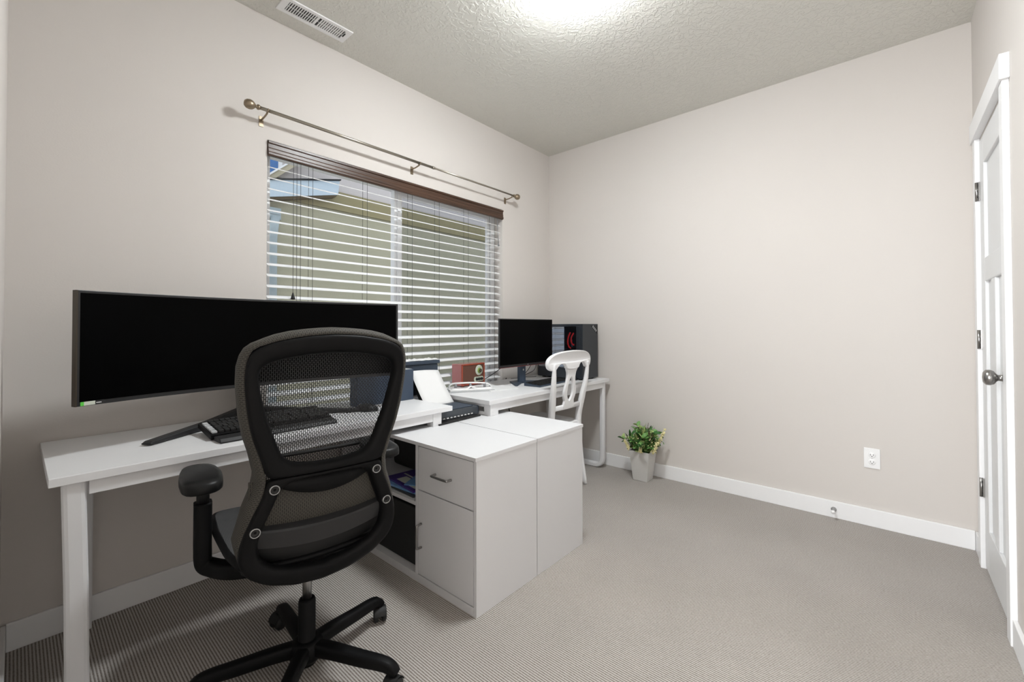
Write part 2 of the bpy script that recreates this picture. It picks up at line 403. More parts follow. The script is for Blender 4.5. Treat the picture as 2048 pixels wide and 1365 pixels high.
kx, kz = dx0+.052, .955
kb.lathe([(.033, 0), (.033, .004), (.029, .007), (.013, .009), (.0115, .022), (.016, .026), (.026, .032), (.0305, .043), (.029, .054), (.020, .061), (.0, .0635)], c=(kx, DY, kz), axis='y', n=28)
kb.build('knob', M['nickel'], d)
for hz in (1.80, 1.09, .385):
    hb = B(); hb.tube([(DX1+.000, DY+.010, hz-.045), (DX1+.000, DY+.010, hz+.045)], .0065, n=12)
    hb.box(DX1-.016, DX1+.0, DY+.0005, DY+.006, hz-.044, hz+.044)
    hb.box(DX1-.0105, DX1-.0075, DY+.005, DY+.0075, hz-.008, hz+.008, 1); hb.box(DX1-.0105, DX1-.0075, DY+.005, DY+.0075, hz+.022, hz+.034, 1); hb.box(DX1-.0105, DX1-.0075, DY+.005, DY+.0075, hz-.034, hz-.022, 1)
    hb.build('hinge', [M['nickel'], M['slotdark']], d)

# ------------------------------------------------------------------ window
wn = thing('window_1', 'white vinyl sliding window behind the blinds', None); wn['kind'] = 'structure'
fy0, fy1 = .085, .15
b = B(); fw = .045
b.box(WX0, WX0+fw, fy0, fy1, WZ0, WZ1); b.box(WX1-fw, WX1, fy0, fy1, WZ0, WZ1)
b.box(WX0+fw, WX1-fw, fy0, fy1, WZ0, WZ0+fw); b.box(WX0+fw, WX1-fw, fy0, fy1, WZ1-fw, WZ1)
b.build('window_frame', M['vinyl'], wn, bevel=.003)
mxx = -1.585
b = B()
b.box(mxx-.03, mxx+.03, fy0-.0, fy1-.02, WZ0+fw, WZ1-fw)
b.box(mxx-.012, mxx+.012, fy0-.012, fy0, WZ0+fw, WZ1-fw)
b.build('meeting_rail', M['vinyl'], wn, bevel=.003)
b = B()
b.box(mxx+.03, WX1-fw, fy0+.012, fy1-.025, WZ1-fw-.03, WZ1-fw); b.box(mxx+.03, WX1-fw, fy0+.012, fy1-.025, WZ0+fw, WZ0+fw+.03)
b.box(WX1-fw-.03, WX1-fw, fy0+.012, fy1-.025, WZ0+fw+.03, WZ1-fw-.03)
b.build('sash', M['vinyl'], wn, bevel=.002)
boxpart('pane', M['glass'], wn, WX0+fw, mxx-.03, .112, .116, WZ0+fw, WZ1-fw, bevel=0)
boxpart('pane', M['glass'], wn, mxx+.03, WX1-fw-.03, .108, .112, WZ0+fw+.03, WZ1-fw-.03, bevel=0)
boxpart('insect_screen', M['screenmesh'], wn, mxx+.03, WX1-fw, .142, .1425, WZ0+fw, WZ1-fw, bevel=0)
b = B(); b.tube(crom([(mxx+.0, fy0-.014, 1.30), (mxx, fy0-.034, 1.325), (mxx, fy0-.034, 1.375), (mxx, fy0-.014, 1.40)], 5), .006, n=8)
b.box(mxx-.014, mxx+.014, fy0-.018, fy0-.011, 1.28, 1.42)
b.build('latch', M['vinyl'], wn)

# ------------------------------------------------------------------ blinds
bl = thing('window_blind', 'white faux wood horizontal blind with dark walnut valance in the window', 'blind', (0, 0, 0))
b = B()
vx0, vx1 = WX0+.002, WX1-.002
prof = [(-.004, 2.108), (-.016, 2.104), (-.0165, 2.094), (-.010, 2.090), (-.010, 2.072), (-.0125, 2.066), (-.0125, 2.052), (-.016, 2.046), (-.016, 2.036), (-.012, 2.030), (.004, 2.030), (.006, 2.108)]
b.prism(prof, lambda u, v, t_: (t_, u, v), vx0, vx1)
b.build('valance', M['valance'], bl)
boxpart('headrail', M['valance'], bl, vx0+.01, vx1-.02, .006, .058, 2.058, 2.105)
th = math.radians(20); sw = .0505; by = .032
b = B(); zs = [1.981-.0561*i for i in range(23)]
for z in zs:
    ux, uz = math.cos(th)*sw/2, math.sin(th)*sw/2       # room side edge is low
    n = 5; top = []; bot = []
    for k in range(n+1):
        s_ = k/n*2-1; crown = .0016*(1-s_*s_)
        top.append((by+s_*ux-math.sin(th)*(crown+.0014), z+.003+s_*uz+math.cos(th)*(crown+.0014)))
        bot.append((by+s_*ux-math.sin(th)*(crown-.0014), z+.003+s_*uz+math.cos(th)*(crown-.0014)))
    poly = top+bot[::-1]
    b.prism(poly, lambda u, v, t_: (t_, u, v), WX0+.008, WX1-.016)
b.build('slats', M['slat'], bl)
boxpart('bottom_rail', M['slat'], bl, WX0+.008, WX1-.016, by-.025, by+.025, zs[-1]-.062, zs[-1]-.046)
for i, x in enumerate((-2.19, -1.86, -1.53, -1.30, -1.02, -.735)):
    b = B()
    for dy, xx in ((-.0265, x), (.0265, x)):
        b.tube([(xx, by+dy, zs[-1]-.05), (xx, by+dy, 2.06)], .0011, n=5)
    b.build('ladder_cord', M['cord'], bl)
b = B(); lx = -2.295
for dx, zz in ((0, 1.30), (.018, .9), (.038, .9)): b.tube([(lx+dx, .000, zz+.03), (lx+dx, .000, 2.035)], .0012, n=5)
b.build('pull_cord', M['cord'], bl)
b = B(); b.lathe([(.003, .034), (.004, .028), (.010, .008), (.0115, .001), (.007, -.002), (0, -.002)], c=(lx, 0, 1.302)); b.build('tassel', M['blk'], bl)
b = B(); b.tube([(-.695, 0, 1.83), (-.70, .0, 1.9), (-.705, 0, 2.035)], .0014, n=5); b.tube([(-.688, 0, 1.83), (-.70, .002, 1.93), (-.712, 0, 2.035)], .0014, n=5)
b.lathe([(.002, .03), (.007, .006), (.008, 0), (0, -.001)], c=(-.692, 0, 1.808)); b.build('tilt_cord', M['grey'], bl)

# ------------------------------------------------------------------ curtain rod
cr = thing('curtain_rod', 'thin pewter curtain rod with ball finials above the window', 'curtain rod')
ry, rz_ = -.085, 2.222
b = B(); b.tube([(-2.49, ry, rz_), (-1.42, ry, rz_)], .0085, n=14); b.tube([(-1.42, ry, rz_), (-.60, ry, rz_)], .0065, n=14)
b.tube([(-1.435, ry, rz_), (-1.418, ry, rz_)], .0098, n=14); b.build('rod', M['rod'], cr)
for sx, x in ((-1, -2.49), (1, -.60)):
    b = B(); k = sx
    pr_ = [(.0105, 0), (.0125, .003), (.0125, .010), (.0075, .013), (.0075, .018), (.0135, .023), (.0205, .032), (.0235, .044), (.0205, .057), (.0125, .066), (0, .069)]
    b.lathe([(r, k*h) for r, h in pr_], c=(x, ry, rz_), axis='x', n=22); b.build('finial', M['brass'], cr)
for x in (-2.455, -1.54, -.615):
    b = B(); b.box(x-.010, x+.010, -.004, 0, rz_-.055, rz_-.004)
    b.tube(crom([(x, -.003, rz_-.022), (x, -.045, rz_-.020), (x, ry, rz_-.013)], 4), .0045, n=8)
    b.tube([(x, ry+.012*math.cos(a), rz_+.012*math.sin(a)) for a in [math.radians(q) for q in range(-200, 21, 20)]], .003, n=6)
    b.build('bracket', M['brass'], cr)

# ------------------------------------------------------------------ ceiling light and register
cl = thing('ceiling_light', 'round white frosted flush dome light on the ceiling', 'ceiling light', (-1.655, -1.365, H))
b = B(); b.lathe([(.168, 0), (.168, -.025), (.165, -.028), (.160, -.028), (.158, -.017), (0, -.017)], n=56); b.build('base_shield_ring', M['trim'], cl)  # ring lip shaped to shield the nearby ceiling from the dome's light
b = B(); b.lathe([(.157*math.cos(a), -.020-.078*math.sin(a)) for a in [math.radians(q) for q in range(0, 91, 9)]], n=48); b.build('dome', M['dome'], cl)
vt = thing('ceiling_vent', 'white rectangular louvered register on the ceiling above the window', 'vent', (0, 0, H))
vx, vy = (-2.428, -2.078), (-.222, -.103)
b = B(); e = .022
b.box(vx[0], vx[1], vy[0], vy[0]+e, -.007, 0); b.box(vx[0], vx[1], vy[1]-e, vy[1], -.007, 0)
b.box(vx[0], vx[0]+e+.01, vy[0]+e, vy[1]-e, -.007, 0); b.box(vx[1]-e-.01, vx[1], vy[0]+e, vy[1]-e, -.007, 0)
mxv = sum(vx)/2; b.box(mxv-.006, mxv+.006, vy[0]+e, vy[1]-e, -.006, 0)
b.build('frame', M['trim'], vt, bevel=.002)
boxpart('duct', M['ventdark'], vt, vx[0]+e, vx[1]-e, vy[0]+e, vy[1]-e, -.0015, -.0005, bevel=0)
b = B(); x = vx[0]+e+.016
while x < vx[1]-e-.014:
    if abs(x-mxv) > .009:
        b.obox((x, sum(vy)/2, -.0045), .0085, vy[1]-vy[0]-2*e, .0012, Matrix.Rotation(math.radians(-30 if x < mxv else -14), 3, 'Y'))
    x += .0112
b.build('louvers', M['trim'], vt)
b = B(); b.box(mxv-.145, mxv+.145, sum(vy)/2-.001, sum(vy)/2+.001, -.0045, -.0025); b.box(vx[1]-e-.009, vx[1]-e-.005, vy[0]+.035, vy[0]+.065, -.012, -.006, 1)
b.build('damper_lever', [M['trim'], M['dgrey']], vt)

# ------------------------------------------------------------------ outlet, door stop
ou = thing('wall_outlet', 'white duplex electrical outlet low on the right wall', 'outlet', (0, -2.30, .39))
boxpart('plate', M['whitepl'], ou, -.006, 0, -.037, .037, -.058, .058, bevel=.003)
for k, z in enumerate((.020, -.020)):
    b = B(); b.lathe([(.0165, 0), (.0165, -.0025), (.015, -.003), (0, -.003)], c=(-.006, 0, z), axis='x', n=20)
    b.box(-.0095, -.0088, -.008, -.006, z-.003, z+.006, 1); b.box(-.0095, -.0088, .006, .008, z-.003, z+.006, 1); b.box(-.0095, -.0088, -.002, .002, z-.010, z-.006, 1)
    b.build('socket', [M['whitepl'], M['slotdark']], ou)
b = B(); b.lathe([(.002, 0), (0, -.0008)], c=(-.006, 0, 0), axis='x', n=8); b.build('screw', M['lgrey'], ou)
ds = thing('door_stop', 'small chrome spring door stop on the right wall baseboard', 'door stop', (-bt, -2.12, .052))
b = B(); b.lathe([(.014, 0), (.014, -.004), (.007, -.009), (.006, -.045), (.0075, -.046)], axis='x', n=16); b.build('spring', M['chrome'], ds)
b = B(); b.lathe([(.008, -.046), (.0105, -.048), (.0105, -.058), (0, -.060)], axis='x', n=16); b.build('rubber_tip', M['whitepl'], ds)

# ------------------------------------------------------------------ desks
DZT = .727
def frame_ring(b, x0, x1, ya, yb, za, zb, t_):
    b.box(x0, x1, ya, ya+t_, za, zb); b.box(x0, x1, yb-t_, yb, za, zb); b.box(x0, x1, ya+t_, yb-t_, zb-t_, zb); b.box(x0, x1, ya+t_, yb-t_, za, za+t_)
CT = .633   # cabinet top height
d1 = thing('desk', 'long white desk under the curved monitor, right end resting on the drawer cabinet', 'desk', (-3.197, -.006, 0), 0, 'white desks along the window wall')
L1, DD = 1.492, .594
boxpart('desktop', M['desk'], d1, 0, L1, -DD, 0, DZT-.026, DZT, bevel=.002)
b = B(); b.box(.084, L1-.1245, -DD+.012, -DD+.032, DZT-.068, DZT-.026); b.box(.144, L1-.1245, -.035, -.015, DZT-.068, DZT-.026)
b.build('apron', M['desk'], d1, bevel=.0015)
def sled(b, x0, x1, ya, yb, top, r=.07, t_=.045, lean=0.0):
    # U shaped leg frame with rounded lower corners, in a y-z plane
    P = [(ya+t_/2, top), (ya+t_/2, r)]
    for k in range(1, 7):
        a = PI+PI/2*k/6; P.append((ya+r+(r-t_/2)*math.cos(a), r+(r-t_/2)*math.sin(a)))
    for k in range(0, 7):
        a = -PI/2+PI/2*k/6; P.append((yb-r+(r-t_/2)*math.cos(a), r+(r-t_/2)*math.sin(a)))
    P += [(yb-t_/2, r), (yb-t_/2, top)]
    xc = (x0+x1)/2
    b.sweep([(xc+lean*(1-z/top), y, z) for y, z in P], x1-x0, t_, wdir=(1, 0, 0), smooth=False)
b = B(); b.sweep([(.052, -DD+.028, DZT-.026), (.060, -DD+.030, .40), (.066, -DD+.034, 0.0)], .053, .032, wdir=(1, 0, 0), smooth=False); b.build('leg', M['desk'], d1)
b = B(); b.sweep([(.115, -.045, DZT-.026), (.115, -.045, 0.0)], .050, .032, wdir=(1, 0, 0), smooth=False); b.build('leg', M['desk'], d1)
b = B(); b.box(L1-.124, L1-.068, -DD+.010, -DD+.060, CT, DZT-.026); b.build('riser_block', M['desk'], d1, bevel=.0015)
b = B(); b.box(L1-.124, L1-.068, -.07, -.02, CT, DZT-.026); b.build('riser_block', M['desk'], d1, bevel=.0015)

d2 = thing('desk', 'white desk in the far corner under the small monitor and computer tower', 'desk', (-1.462, -.030, 0), 0, 'white desks along the window wall')
L2, DD2 = 1.420, .612
boxpart('desktop', M['desk'], d2, 0, L2, -DD2, 0, DZT-.026, DZT, bevel=.002)
b = B(); b.box(.0865, L2-.085, -DD2+.012, -DD2+.032, DZT-.070, DZT-.026); b.box(.0865, L2-.085, -.035, -.015, DZT-.070, DZT-.026)
b.build('apron', M['desk'], d2, bevel=.0015)
b = B(); sled(b, L2-.082, L2-.040, -DD2+.012, -.02, DZT-.026, r=.085, t_=.04); b.build('sled_leg', M['desk'], d2)
b = B(); frame_ring(b, .022, .055, -DD2+.046, -.02, CT, DZT-.026, .020); b.box(.018, .086, -DD2+.010, -DD2+.0455, CT, DZT-.026)
b.build('riser_frame', M['desk'], d2, bevel=.0015)
b = B(); b.box(.50, .56, -.034, -.006, 0, DZT-.026); b.build('centre_leg', M['desk'], d2, bevel=.002)

# ------------------------------------------------------------------ cabinets
def cabinet(x_face, x_back, label):
    """x_face: front (drawer) side; x_back: shared back side. Long side along y, -1.142 .. -.05"""
    y0, y1, yd = -1.142, -.06, -.752
    s_ = 1 if x_back > x_face else -1
    t = thing('storage_cabinet', label, 'cabinet', (x_face, y0, 0), 0, 'white drawer cabinets standing back to back')
    Lx = abs(x_back-x_face); ly = y1-y0; yd_ = yd-y0; p = .016
    def bx(b, xa, xb, ya, yb, za, zb, mi=0):
        a, c = sorted((s_*xa, s_*xb)); b.box(a, c, ya, yb, za, zb, mi)
    b = B()
    bx(b, .0, Lx-.001, 0, p, 0, CT-p); bx(b, .002, Lx-.001, ly-p, ly, 0, CT-p); bx(b, .0, Lx-p, yd_-p/2, yd_+p/2, .03, CT-p)
    bx(b, Lx-p, Lx-.001, p, ly-p, 0, CT-p)
    bx(b, .0, Lx-p, p, ly-p, 0, .034)
    b.build('carcass', M['cab'], t, bevel=.0008)
    b = B(); bx(b, -.006, Lx-.001, -.002, ly, CT-p, CT); b.build('cabinet_top', M['cab'], t, bevel=.001)
    b = B(); bx(b, .006, Lx-p, yd_+p/2, ly-p, .335, .352); b.build('shelf', M['cab'], t, bevel=.001)
    # drawer and door
    b = B(); bx(b, .001, .016, p+.004, yd_-p/2-.004, .418, CT-p-.005); dr = b.build('drawer', M['cab'], t, bevel=.001)
    b = B(); bx(b, .016, Lx-p-.03, p+.015, yd_-p/2-.015, .43, CT-p-.03); b.build('drawer_box', M['cabin'], dr)
    b = B(); bx(b, .001, .016, p+.004, yd_-p/2-.004, .038, .413); do = b.build('door', M['cab'], t, bevel=.001)
    yc = (p+yd_)/2
    b = B(); P = [(0, yc-.052, .511), (-.021*1, yc-.050, .511), (-.026, yc-.042, .511), (-.026, yc+.042, .511), (-.021, yc+.050, .511), (0, yc+.052, .511)]
    b.tube(crom([(s_*x, y, z) for x, y, z in P], 4), .0052, n=10); b.build('handle', M['nickel'], dr)
    b = B(); yy = yd_-p/2-.028; P = [(0, yy, .164), (-.021, yy, .166), (-.026, yy, .174), (-.026, yy, .258), (-.021, yy, .266), (0, yy, .268)]
    b.tube(crom([(s_*x, y, z) for x, y, z in P], 4), .0052, n=10); b.build('handle', M['nickel'], do)
    return t
cabinet(-2.054, -1.664, 'white cabinet in front with a drawer, a door and open shelves')
cabinet(-1.268, -1.661, 'white cabinet behind the drawer cabinet, showing only its plain side')

# things in the open shelf
XS = -2.054
def single(name, label, cat, m, fn, bevel=0.002, group=None, loc=None, rz=0, **k):
    b = B(); fn(b); o = b.build(name, m, None, bevel=bevel, loc=loc, rot=(0, 0, rz), **k); return tag(o, label, cat, group)
single('storage_box', 'large black box in the lower open shelf of the drawer cabinet', 'box', M['blk'], lambda b: b.box(-.17, .15, -.30, .26, 0, .27), loc=(-1.85, -.40, .0345), bevel=.006)
t = thing('laptop_bag', 'black padded laptop bag standing at the back of the magazine shelf of the drawer cabinet', 'bag', (-1.745, -.40, .353))
b = B(); b.box(-.060, .062, -.30, .22, .0, .20); b.build('body', M['blk'], t, bevel=.03, seg=4)
b = B(); b.tube(crom([(-.05, -.08, .195), (-.03, -.06, .235), (-.03, .06, .235), (-.05, .08, .195)], 6), .009, n=8); b.build('strap', M['blk'], t)
def mag(name, label, m, x, y, z, rz, w=.205, l=.27, h=.006, pic=None):
    b = B(); b.box(-w/2, w/2, -l/2, l/2, 0, h)
    b.box(-w/2+.002, w/2-.002, -l/2+.002, l/2-.002, .0008, h-.0008, 1)
    o = b.build(name, [m, M['paper']], None, loc=(x, y, z), rot=(0, 0, rz)); tag(o, label, 'magazine', 'magazines on the open shelf')
    if pic:
        c = B(); c.box(-w/2+.02, -w/2+.075, -l/2+.02, l/2-.07, h, h+.0004); c.box(-w/2+.085, -w/2+.095, -l/2+.02, l/2-.02, h, h+.0004)
        c.build('cover_print', pic, o)
    return o
mag('magazine', 'white catalogue at the bottom of the magazine stack on the open shelf', M['lgrey'], XS+.108, -.590, .3525, .02, h=.012)
mag('magazine', 'dark covered magazine low in the stack on the open shelf', M['darkcover'], XS+.113, -.590, .3650, -.05, h=.009)
mag('magazine', 'light blue magazine under the purple one on the open shelf', M['blue'], XS+.115, -.575, .3745, .06, h=.009)
mag('magazine', 'purple magazine with pale print on top of the stack', M['purple'], XS+.128, -.590, .3840, -.12, h=.009, pic=M['stickw'])
mag('magazine', 'small pale blue booklet lying across the purple magazine', M['blue'], XS+.115, -.655, .3940, .5, w=.12, l=.15, h=.004)

# ------------------------------------------------------------------ big curved monitor
cm = thing('curved_monitor', 'ultrawide curved black monitor on a V stand on the long desk', 'monitor', (-2.531, -.42, DZT))
Wm, z0m, z1m, sag = 1.204, .172, .548, .105
Rm = (Wm*Wm/4+sag*sag)/(2*sag); amax = math.asin(Wm/2/Rm)
def arc(a, off):     # off>0 moves away from the viewer
    r_ = Rm+off
    return (r_*math.sin(a), (Rm-Rm*math.cos(amax)-0) - (Rm-r_*math.cos(a)) - 0 )
def cpt(a, off, z):
    r_ = Rm+off; return (r_*math.sin(a), r_*math.cos(a)-Rm*math.cos(amax), z)
N = 40; A_ = [-amax+2*amax*i/N for i in range(N+1)]
def curved_slab(b, a_list, o0, o1, za, zb, mi=0):
    P = [[cpt(a, o0, za), cpt(a, o0, zb), cpt(a, o1, zb), cpt(a, o1, za)] for a in a_list]
    V = b.grid(P, closed_v=True, mi=mi)
    b.bm.faces.new(V[0][::-1]).material_index = mi; b.bm.faces.new(V[-1]).material_index = mi
    for f in b.bm.faces: f.smooth = False
b = B(); curved_slab(b, A_, .0, .022, z0m, z1m); b.build('screen_housing', M['bezel'], cm, bevel=.0015)
bz = .0095/Rm
b = B(); curved_slab(b, [max(-amax+bz, min(amax-bz, a)) for a in A_], -.0006, .0004, z0m+.014, z1m-.0085); b.build('display', M['screen'], cm)
b = B(); curved_slab(b, [a*.97 for a in A_], .022, .045, z0m+.03, z1m-.03); b.build('back_shell', M['brownback'], cm, bevel=.006)
ae = (1-.010/1.2)*amax
b = B(); curved_slab(b, [-amax-.0001, -amax+.002], -.0002, .0225, z0m, z1m); b.build('side_edge', M['brownback'], cm)
def sticker(a0, a1, za, zb, m, name, par=cm):
    b = B(); curved_slab(b, [-amax+(a0+(a1-a0)*k/4)/Rm for k in range(5)], -.0009, -.0005, za, zb); return b.build(name, m, par)
s1 = sticker(.012, .050, z0m+.0015, z0m+.014, M['stickw'], 'sticker')
s2 = sticker(.012, .021, z0m+.0015, z0m+.014, M['green'], 'green_patch', s1)
s2.matrix_parent_inverse = Matrix.Identity(4); 
for v in s2.data.vertices: v.co.y -= .0004
s3 = sticker(.0505, .072, z0m+.0012, z0m+.0145, M['blk'], 'black_sticker')
for k in range(4):
    q = sticker(.053+k*.0035, .0553+k*.0035, z0m+.0055, z0m+.0085, M['whitepl'], 'lettering', s3)
    for v in q.data.vertices: v.co.y -= .0005
# stand: V feet and neck
hub = (.005, .345, 0)
for sx in (-1, 1):
    tip = (sx*.418, .052, .008)
    b = B(); b.sweep([Vector(tip), Vector((sx*.41, .06, .009)), Vector((sx*.2, .20, .018)), Vector((sx*.03, .335, .030))], [.006, .016, .030, .042], [.034, .036, .040, .05], wdir=(0, 0, 1), smooth=False)
    b.build('stand_foot', M['dgrey'], cm, bevel=.001)
b = B(); b.sweep([(0, .335, .0), (0, .335, .20), (0, .32, .36)], [.10, .08, .08], .04, wdir=(1, 0, 0)); b.build('stand_neck', M['dgrey'], cm)
b = B(); b.box(-.06, .06, .145, .32, .31, .41); b.build('mount', M['dgrey'], cm, bevel=.006)

# keyboard with wrist rest
kbd = thing('keyboard', 'black full size gaming keyboard with a wrist rest on the long desk', 'keyboard', (-2.545, -.305, DZT), math.radians(1))
tilt = math.atan2(.020, .16)
KR = Matrix.Rotation(tilt, 4, 'X')
def kp(b):   # tilt the keyboard body about its front edge
    bmesh.ops.transform(b.bm, matrix=Matrix.Translation((0, -.155, .004)) @ KR, verts=b.bm.verts)
b = B(); b.box(-.235, .235, 0, .165, 0, .020); kp(b); b.build('keyboard_body', M['blackpl'], kbd, bevel=.003)
b = B()
rows = 6
for r_ in range(rows):
    y = .010+r_*.0245 + (.006 if r_ == 5 else 0); x = -.205
    while x < .215:
        w_ = .0165
        if r_ == 0 and -.13 < x < -.03: w_ = .105
        elif random.random() < .1: w_ = .026
        b.prism([(x, y), (x+w_, y), (x+w_, y+.019), (x, y+.019)], lambda u, v, t_: (u, v, t_), .020, .029)
        x += w_+.003
        if abs(x-.075) < .012 or abs(x-.14) < .009: x += .006
kp(b); b.build('keys', M['blk'], kbd, bevel=.0012)
b = B()
for r_ in range(5): b.box(-.228, -.211, .012+r_*.027, .033+r_*.027, .020, .027)
kp(b); b.build('macro_keys', M['lgrey'], kbd, bevel=.001); kbd.children[-1]['label'] = 'grey macro keys'
b = B(); b.prism([(0, .002), (-.0, .014), (-.030, .019), (-.065, .014), (-.075, .004), (-.075, -.0015), (0, -.0015)], lambda u, v, t_: (t_, -.156+u, v+.002), -.225, .225); b.build('wrist_rest', M['dgrey'], kbd, bevel=.004)
for v in kbd.children[-1].data.vertices: pass
# mouse
ms = thing('computer_mouse', 'black computer mouse on the long desk beside the keyboard', 'mouse', (-2.085, -.375, DZT), math.radians(40))
def blob(b, rx, ry_, h, n=20, m_=8, nose=.0):
    P = []
    for i in range(m_+1):
        a = PI/2*i/m_; r_ = math.cos(a)
        P.append([((rx*r_*(1+nose*math.sin(t_)))*math.cos(t_), ry_*r_*math.sin(t_), h*math.sin(a)**.8) for t_ in [2*PI*k/n for k in range(n)]])
    P.insert(0, [(x_, y_, 0) for x_, y_, z_ in P[0]])
    b.grid(P, closed_v=True)
b = B(); blob(b, .034, .060, .038, nose=-.12); b.build('mouse_body', M['dgrey'], ms)
b = B(); b.lathe([(.007, -.003), (.007, .003)], c=(0, .032, .030), axis='x', n=14); b.build('scroll_wheel', M['grey'], ms)

# ------------------------------------------------------------------ small monitor
sm = thing('desk_monitor', 'flat black monitor with thin red lower edge on the corner desk', 'monitor', (-.725, -.33, DZT))
b = B(); b.box(-.315, .315, 0, .012, .135, .484); b.build('screen_housing', M['bezel'], sm, bevel=.002)
b = B(); b.box(-.309, .309, -.0008, .0, .153, .478); b.build('display', M['screen'], sm)
b = B(); b.box(-.313, .313, -.0012, .008, .1335, .1375); b.build('red_strip', M['bezelred'], sm)
b = B(); b.box(-.19, .19, .012, .045, .20, .43); b.build('back_shell', M['blackpl'], sm, bevel=.015, seg=3)
b = B(); b.box(-.035+.0, .035, .048, .075, .004, .30); b.build('stand_column', M['navy2'], sm, bevel=.004)
b = B(); b.lathe([(.008, 0), (.006, -.002), (0, -.002)], c=(0.005, .047, .10), axis='y', n=14); b.build('status_light', M['lgrey'], sm)
b = B(); b.prism([(-.035, .02), (-.17, -.055), (-.185, -.045), (-.05, .13), (.05, .13), (.185, -.045), (.17, -.055), (.035, .02)], lambda u, v, t_: (u, v+.01, t_), 0, .010)
b.build('stand_base', M['navy'], sm, bevel=.003)
b = B(); b.lathe([(.0045, 0), (.0045, -.0004)], c=(.0, -.0012, .1445), axis='y', n=10); b.box(-.010, .010, -.0014, -.0010, .1425, .1455); b.build('lettering', M['grey'], sm)
# keyboard 2
k2 = thing('keyboard', 'slim black keyboard in front of the flat monitor on the corner desk', 'keyboard', (-.635, -.455, DZT), math.radians(4))
b = B(); b.prism([(-.065, 0), (.075, 0), (.075, .022), (-.065, .010)], lambda u, v, t_: (t_, u, v), -.21, .21); b.build('keyboard_body', M['navy'], k2, bevel=.002)
b = B()
for r_ in range(5):
    for c_ in range(20):
        x = -.20+c_*.0202; y = -.054+r_*.025; z = .0115+(y+.065)*.0857
        b.box(x, x+.0165, y, y+.020, z, z+.005)
b.build('keys', M['blk'], k2)
single('computer_mouse', 'dark computer mouse on the corner desk behind the white chair', 'mouse', M['dgrey'], lambda b: blob(b, .030, .052, .034), loc=(-.34, -.46, DZT), rz=.3, bevel=0)
# loose white sheets
single('paper_stack', 'blank white paper stack lying on the corner desk before the flat monitor', 'paper', M['paper'], lambda b: b.box(-.108, .108, -.14, .14, 0, .005), loc=(-1.055, -.30, DZT), rz=math.radians(-18), bevel=.0008)

# ------------------------------------------------------------------ pc tower
pc = thing('computer_tower', 'black computer tower with glass side and red tubing on the corner desk', 'computer', (-.316, -.556, DZT))
pw, pd, ph = .236, .445, .448; fz = .010
b = B(); t_ = .004
b.box(0, pw, 0, .028, fz, ph)            # front
b.box(0, pw, pd-.01, pd, fz, ph)         # back
b.box(0, pw, .028, pd-.01, ph-.02, ph); b.box(0, pw, .028, pd-.01, fz, .09)
b.box(pw-t_, pw, .028, pd-.01, .09, ph-.02)
b.box(0, .006, .028, .060, .09, ph-.02)
b.build('case', M['pc'], pc, bevel=.003)
b = B(); b.box(-.002, .0, .060, pd-.012, .092, ph-.022); b.build('glass_panel', M['smoke'], pc)
b = B(); b.box(pw-.030, pw-.006, .05, pd-.012, .095, ph-.03); b.build('motherboard', M['pcb'], pc)
b = B(); b.box(.04, pw-.03, .12, pd-.03, .20, .24); b.build('graphics_card', M['blk'], pc, bevel=.003)
b = B(); b.box(.05, pw-.03, .062, .085, .10, ph-.03, 0); b.build('fan_bracket', M['blk'], pc)
b = B()
for (y0_, z0_, k_) in ((.140, .378, 1.05), (.108, .374, .80)):
    b.tube(crom([(.03, y0_-.004, z0_), (.03, y0_+.014, z0_-.035*k_), (.03, y0_+.020, z0_-.075*k_), (.03, y0_+.010, z0_-.108*k_), (.03, y0_-.008, z0_-.122*k_)], 6), .0055, n=10)
b.build('coolant_tube', M['red'], pc)
b = B()
for k in range(7): b.box(.05, .055, .090, .096, .20+k*.022, .212+k*.022)
b.build('memory_lights', M['bezelred'], pc)
b = B()
b.box(.08, .085, .15, .156, .26, .32)
b.build('component_details', M['lgrey'], pc)
b = B()
b.prism([(pw*.52, ph-.012), (pw-.006, ph-.012), (pw-.006, ph-.085)], lambda u, v, t_: (u, t_, v), -.0015, 0); b.build('badge', M['dgrey'], pc)
b = B()
for k in range(4): b.obox((pw*.66+k*.016, -.0022, ph-.022-k*.011), .010, .001, .018, Matrix.Rotation(math.radians(35), 3, 'Y'))
b.build('lettering', M['lgrey'], pc)
for x, y in ((.03, .04), (pw-.03, .04), (.03, pd-.04), (pw-.03, pd-.04)):
    b = B(); b.lathe([(.014, 0), (.014, fz+.001)], c=(x, y, 0), n=14); b.build('foot', M['blk'], pc)

# ------------------------------------------------------------------ radio
ra = thing('tabletop_radio', 'small retro radio in red wood with a brown cloth front', 'radio', (-1.193, -.108, DZT), math.radians(3))
rw, rd, rh = .240, .098, .160
b = B(); b.box(.0, rw, 0, rd, .008, rh); b.build('cabinet_shell', M['radioside'], ra, bevel=.005, seg=3)
b = B(); e = .010
b.box(0.0, rw, -.006, .004, .008, .008+e); b.box(0, rw, -.006, .004, rh-e, rh); b.box(0, e, -.006, .004, .008+e, rh-e); b.box(rw-e, rw, -.006, .004, .008+e, rh-e)
b.build('front_frame', M['radiow'], ra, bevel=.002)
b = B(); b.box(e, rw-e, -.002, .002, .008+e, rh-e); b.build('speaker_cloth', M['weave'], ra)
b = B(); b.lathe([(.038, 0), (.038, -.003), (.034, -.004), (0, -.004)], c=(.178, -.002, .108), axis='y', n=30); dl = b.build('dial', M['dial'], ra)
b = B(); b.lathe([(.020, 0), (.020, -.002), (0, -.002)], c=(.180, -.006, .106), axis='y', n=20); b.build('dial_centre', M['dialgreen'], dl)
b = B(); b.lathe([(.012, 0), (.011, -.012), (0, -.013)], c=(.184, -.007, .106), axis='y', n=20); b.build('tuning_knob', M['dialdark'], dl)
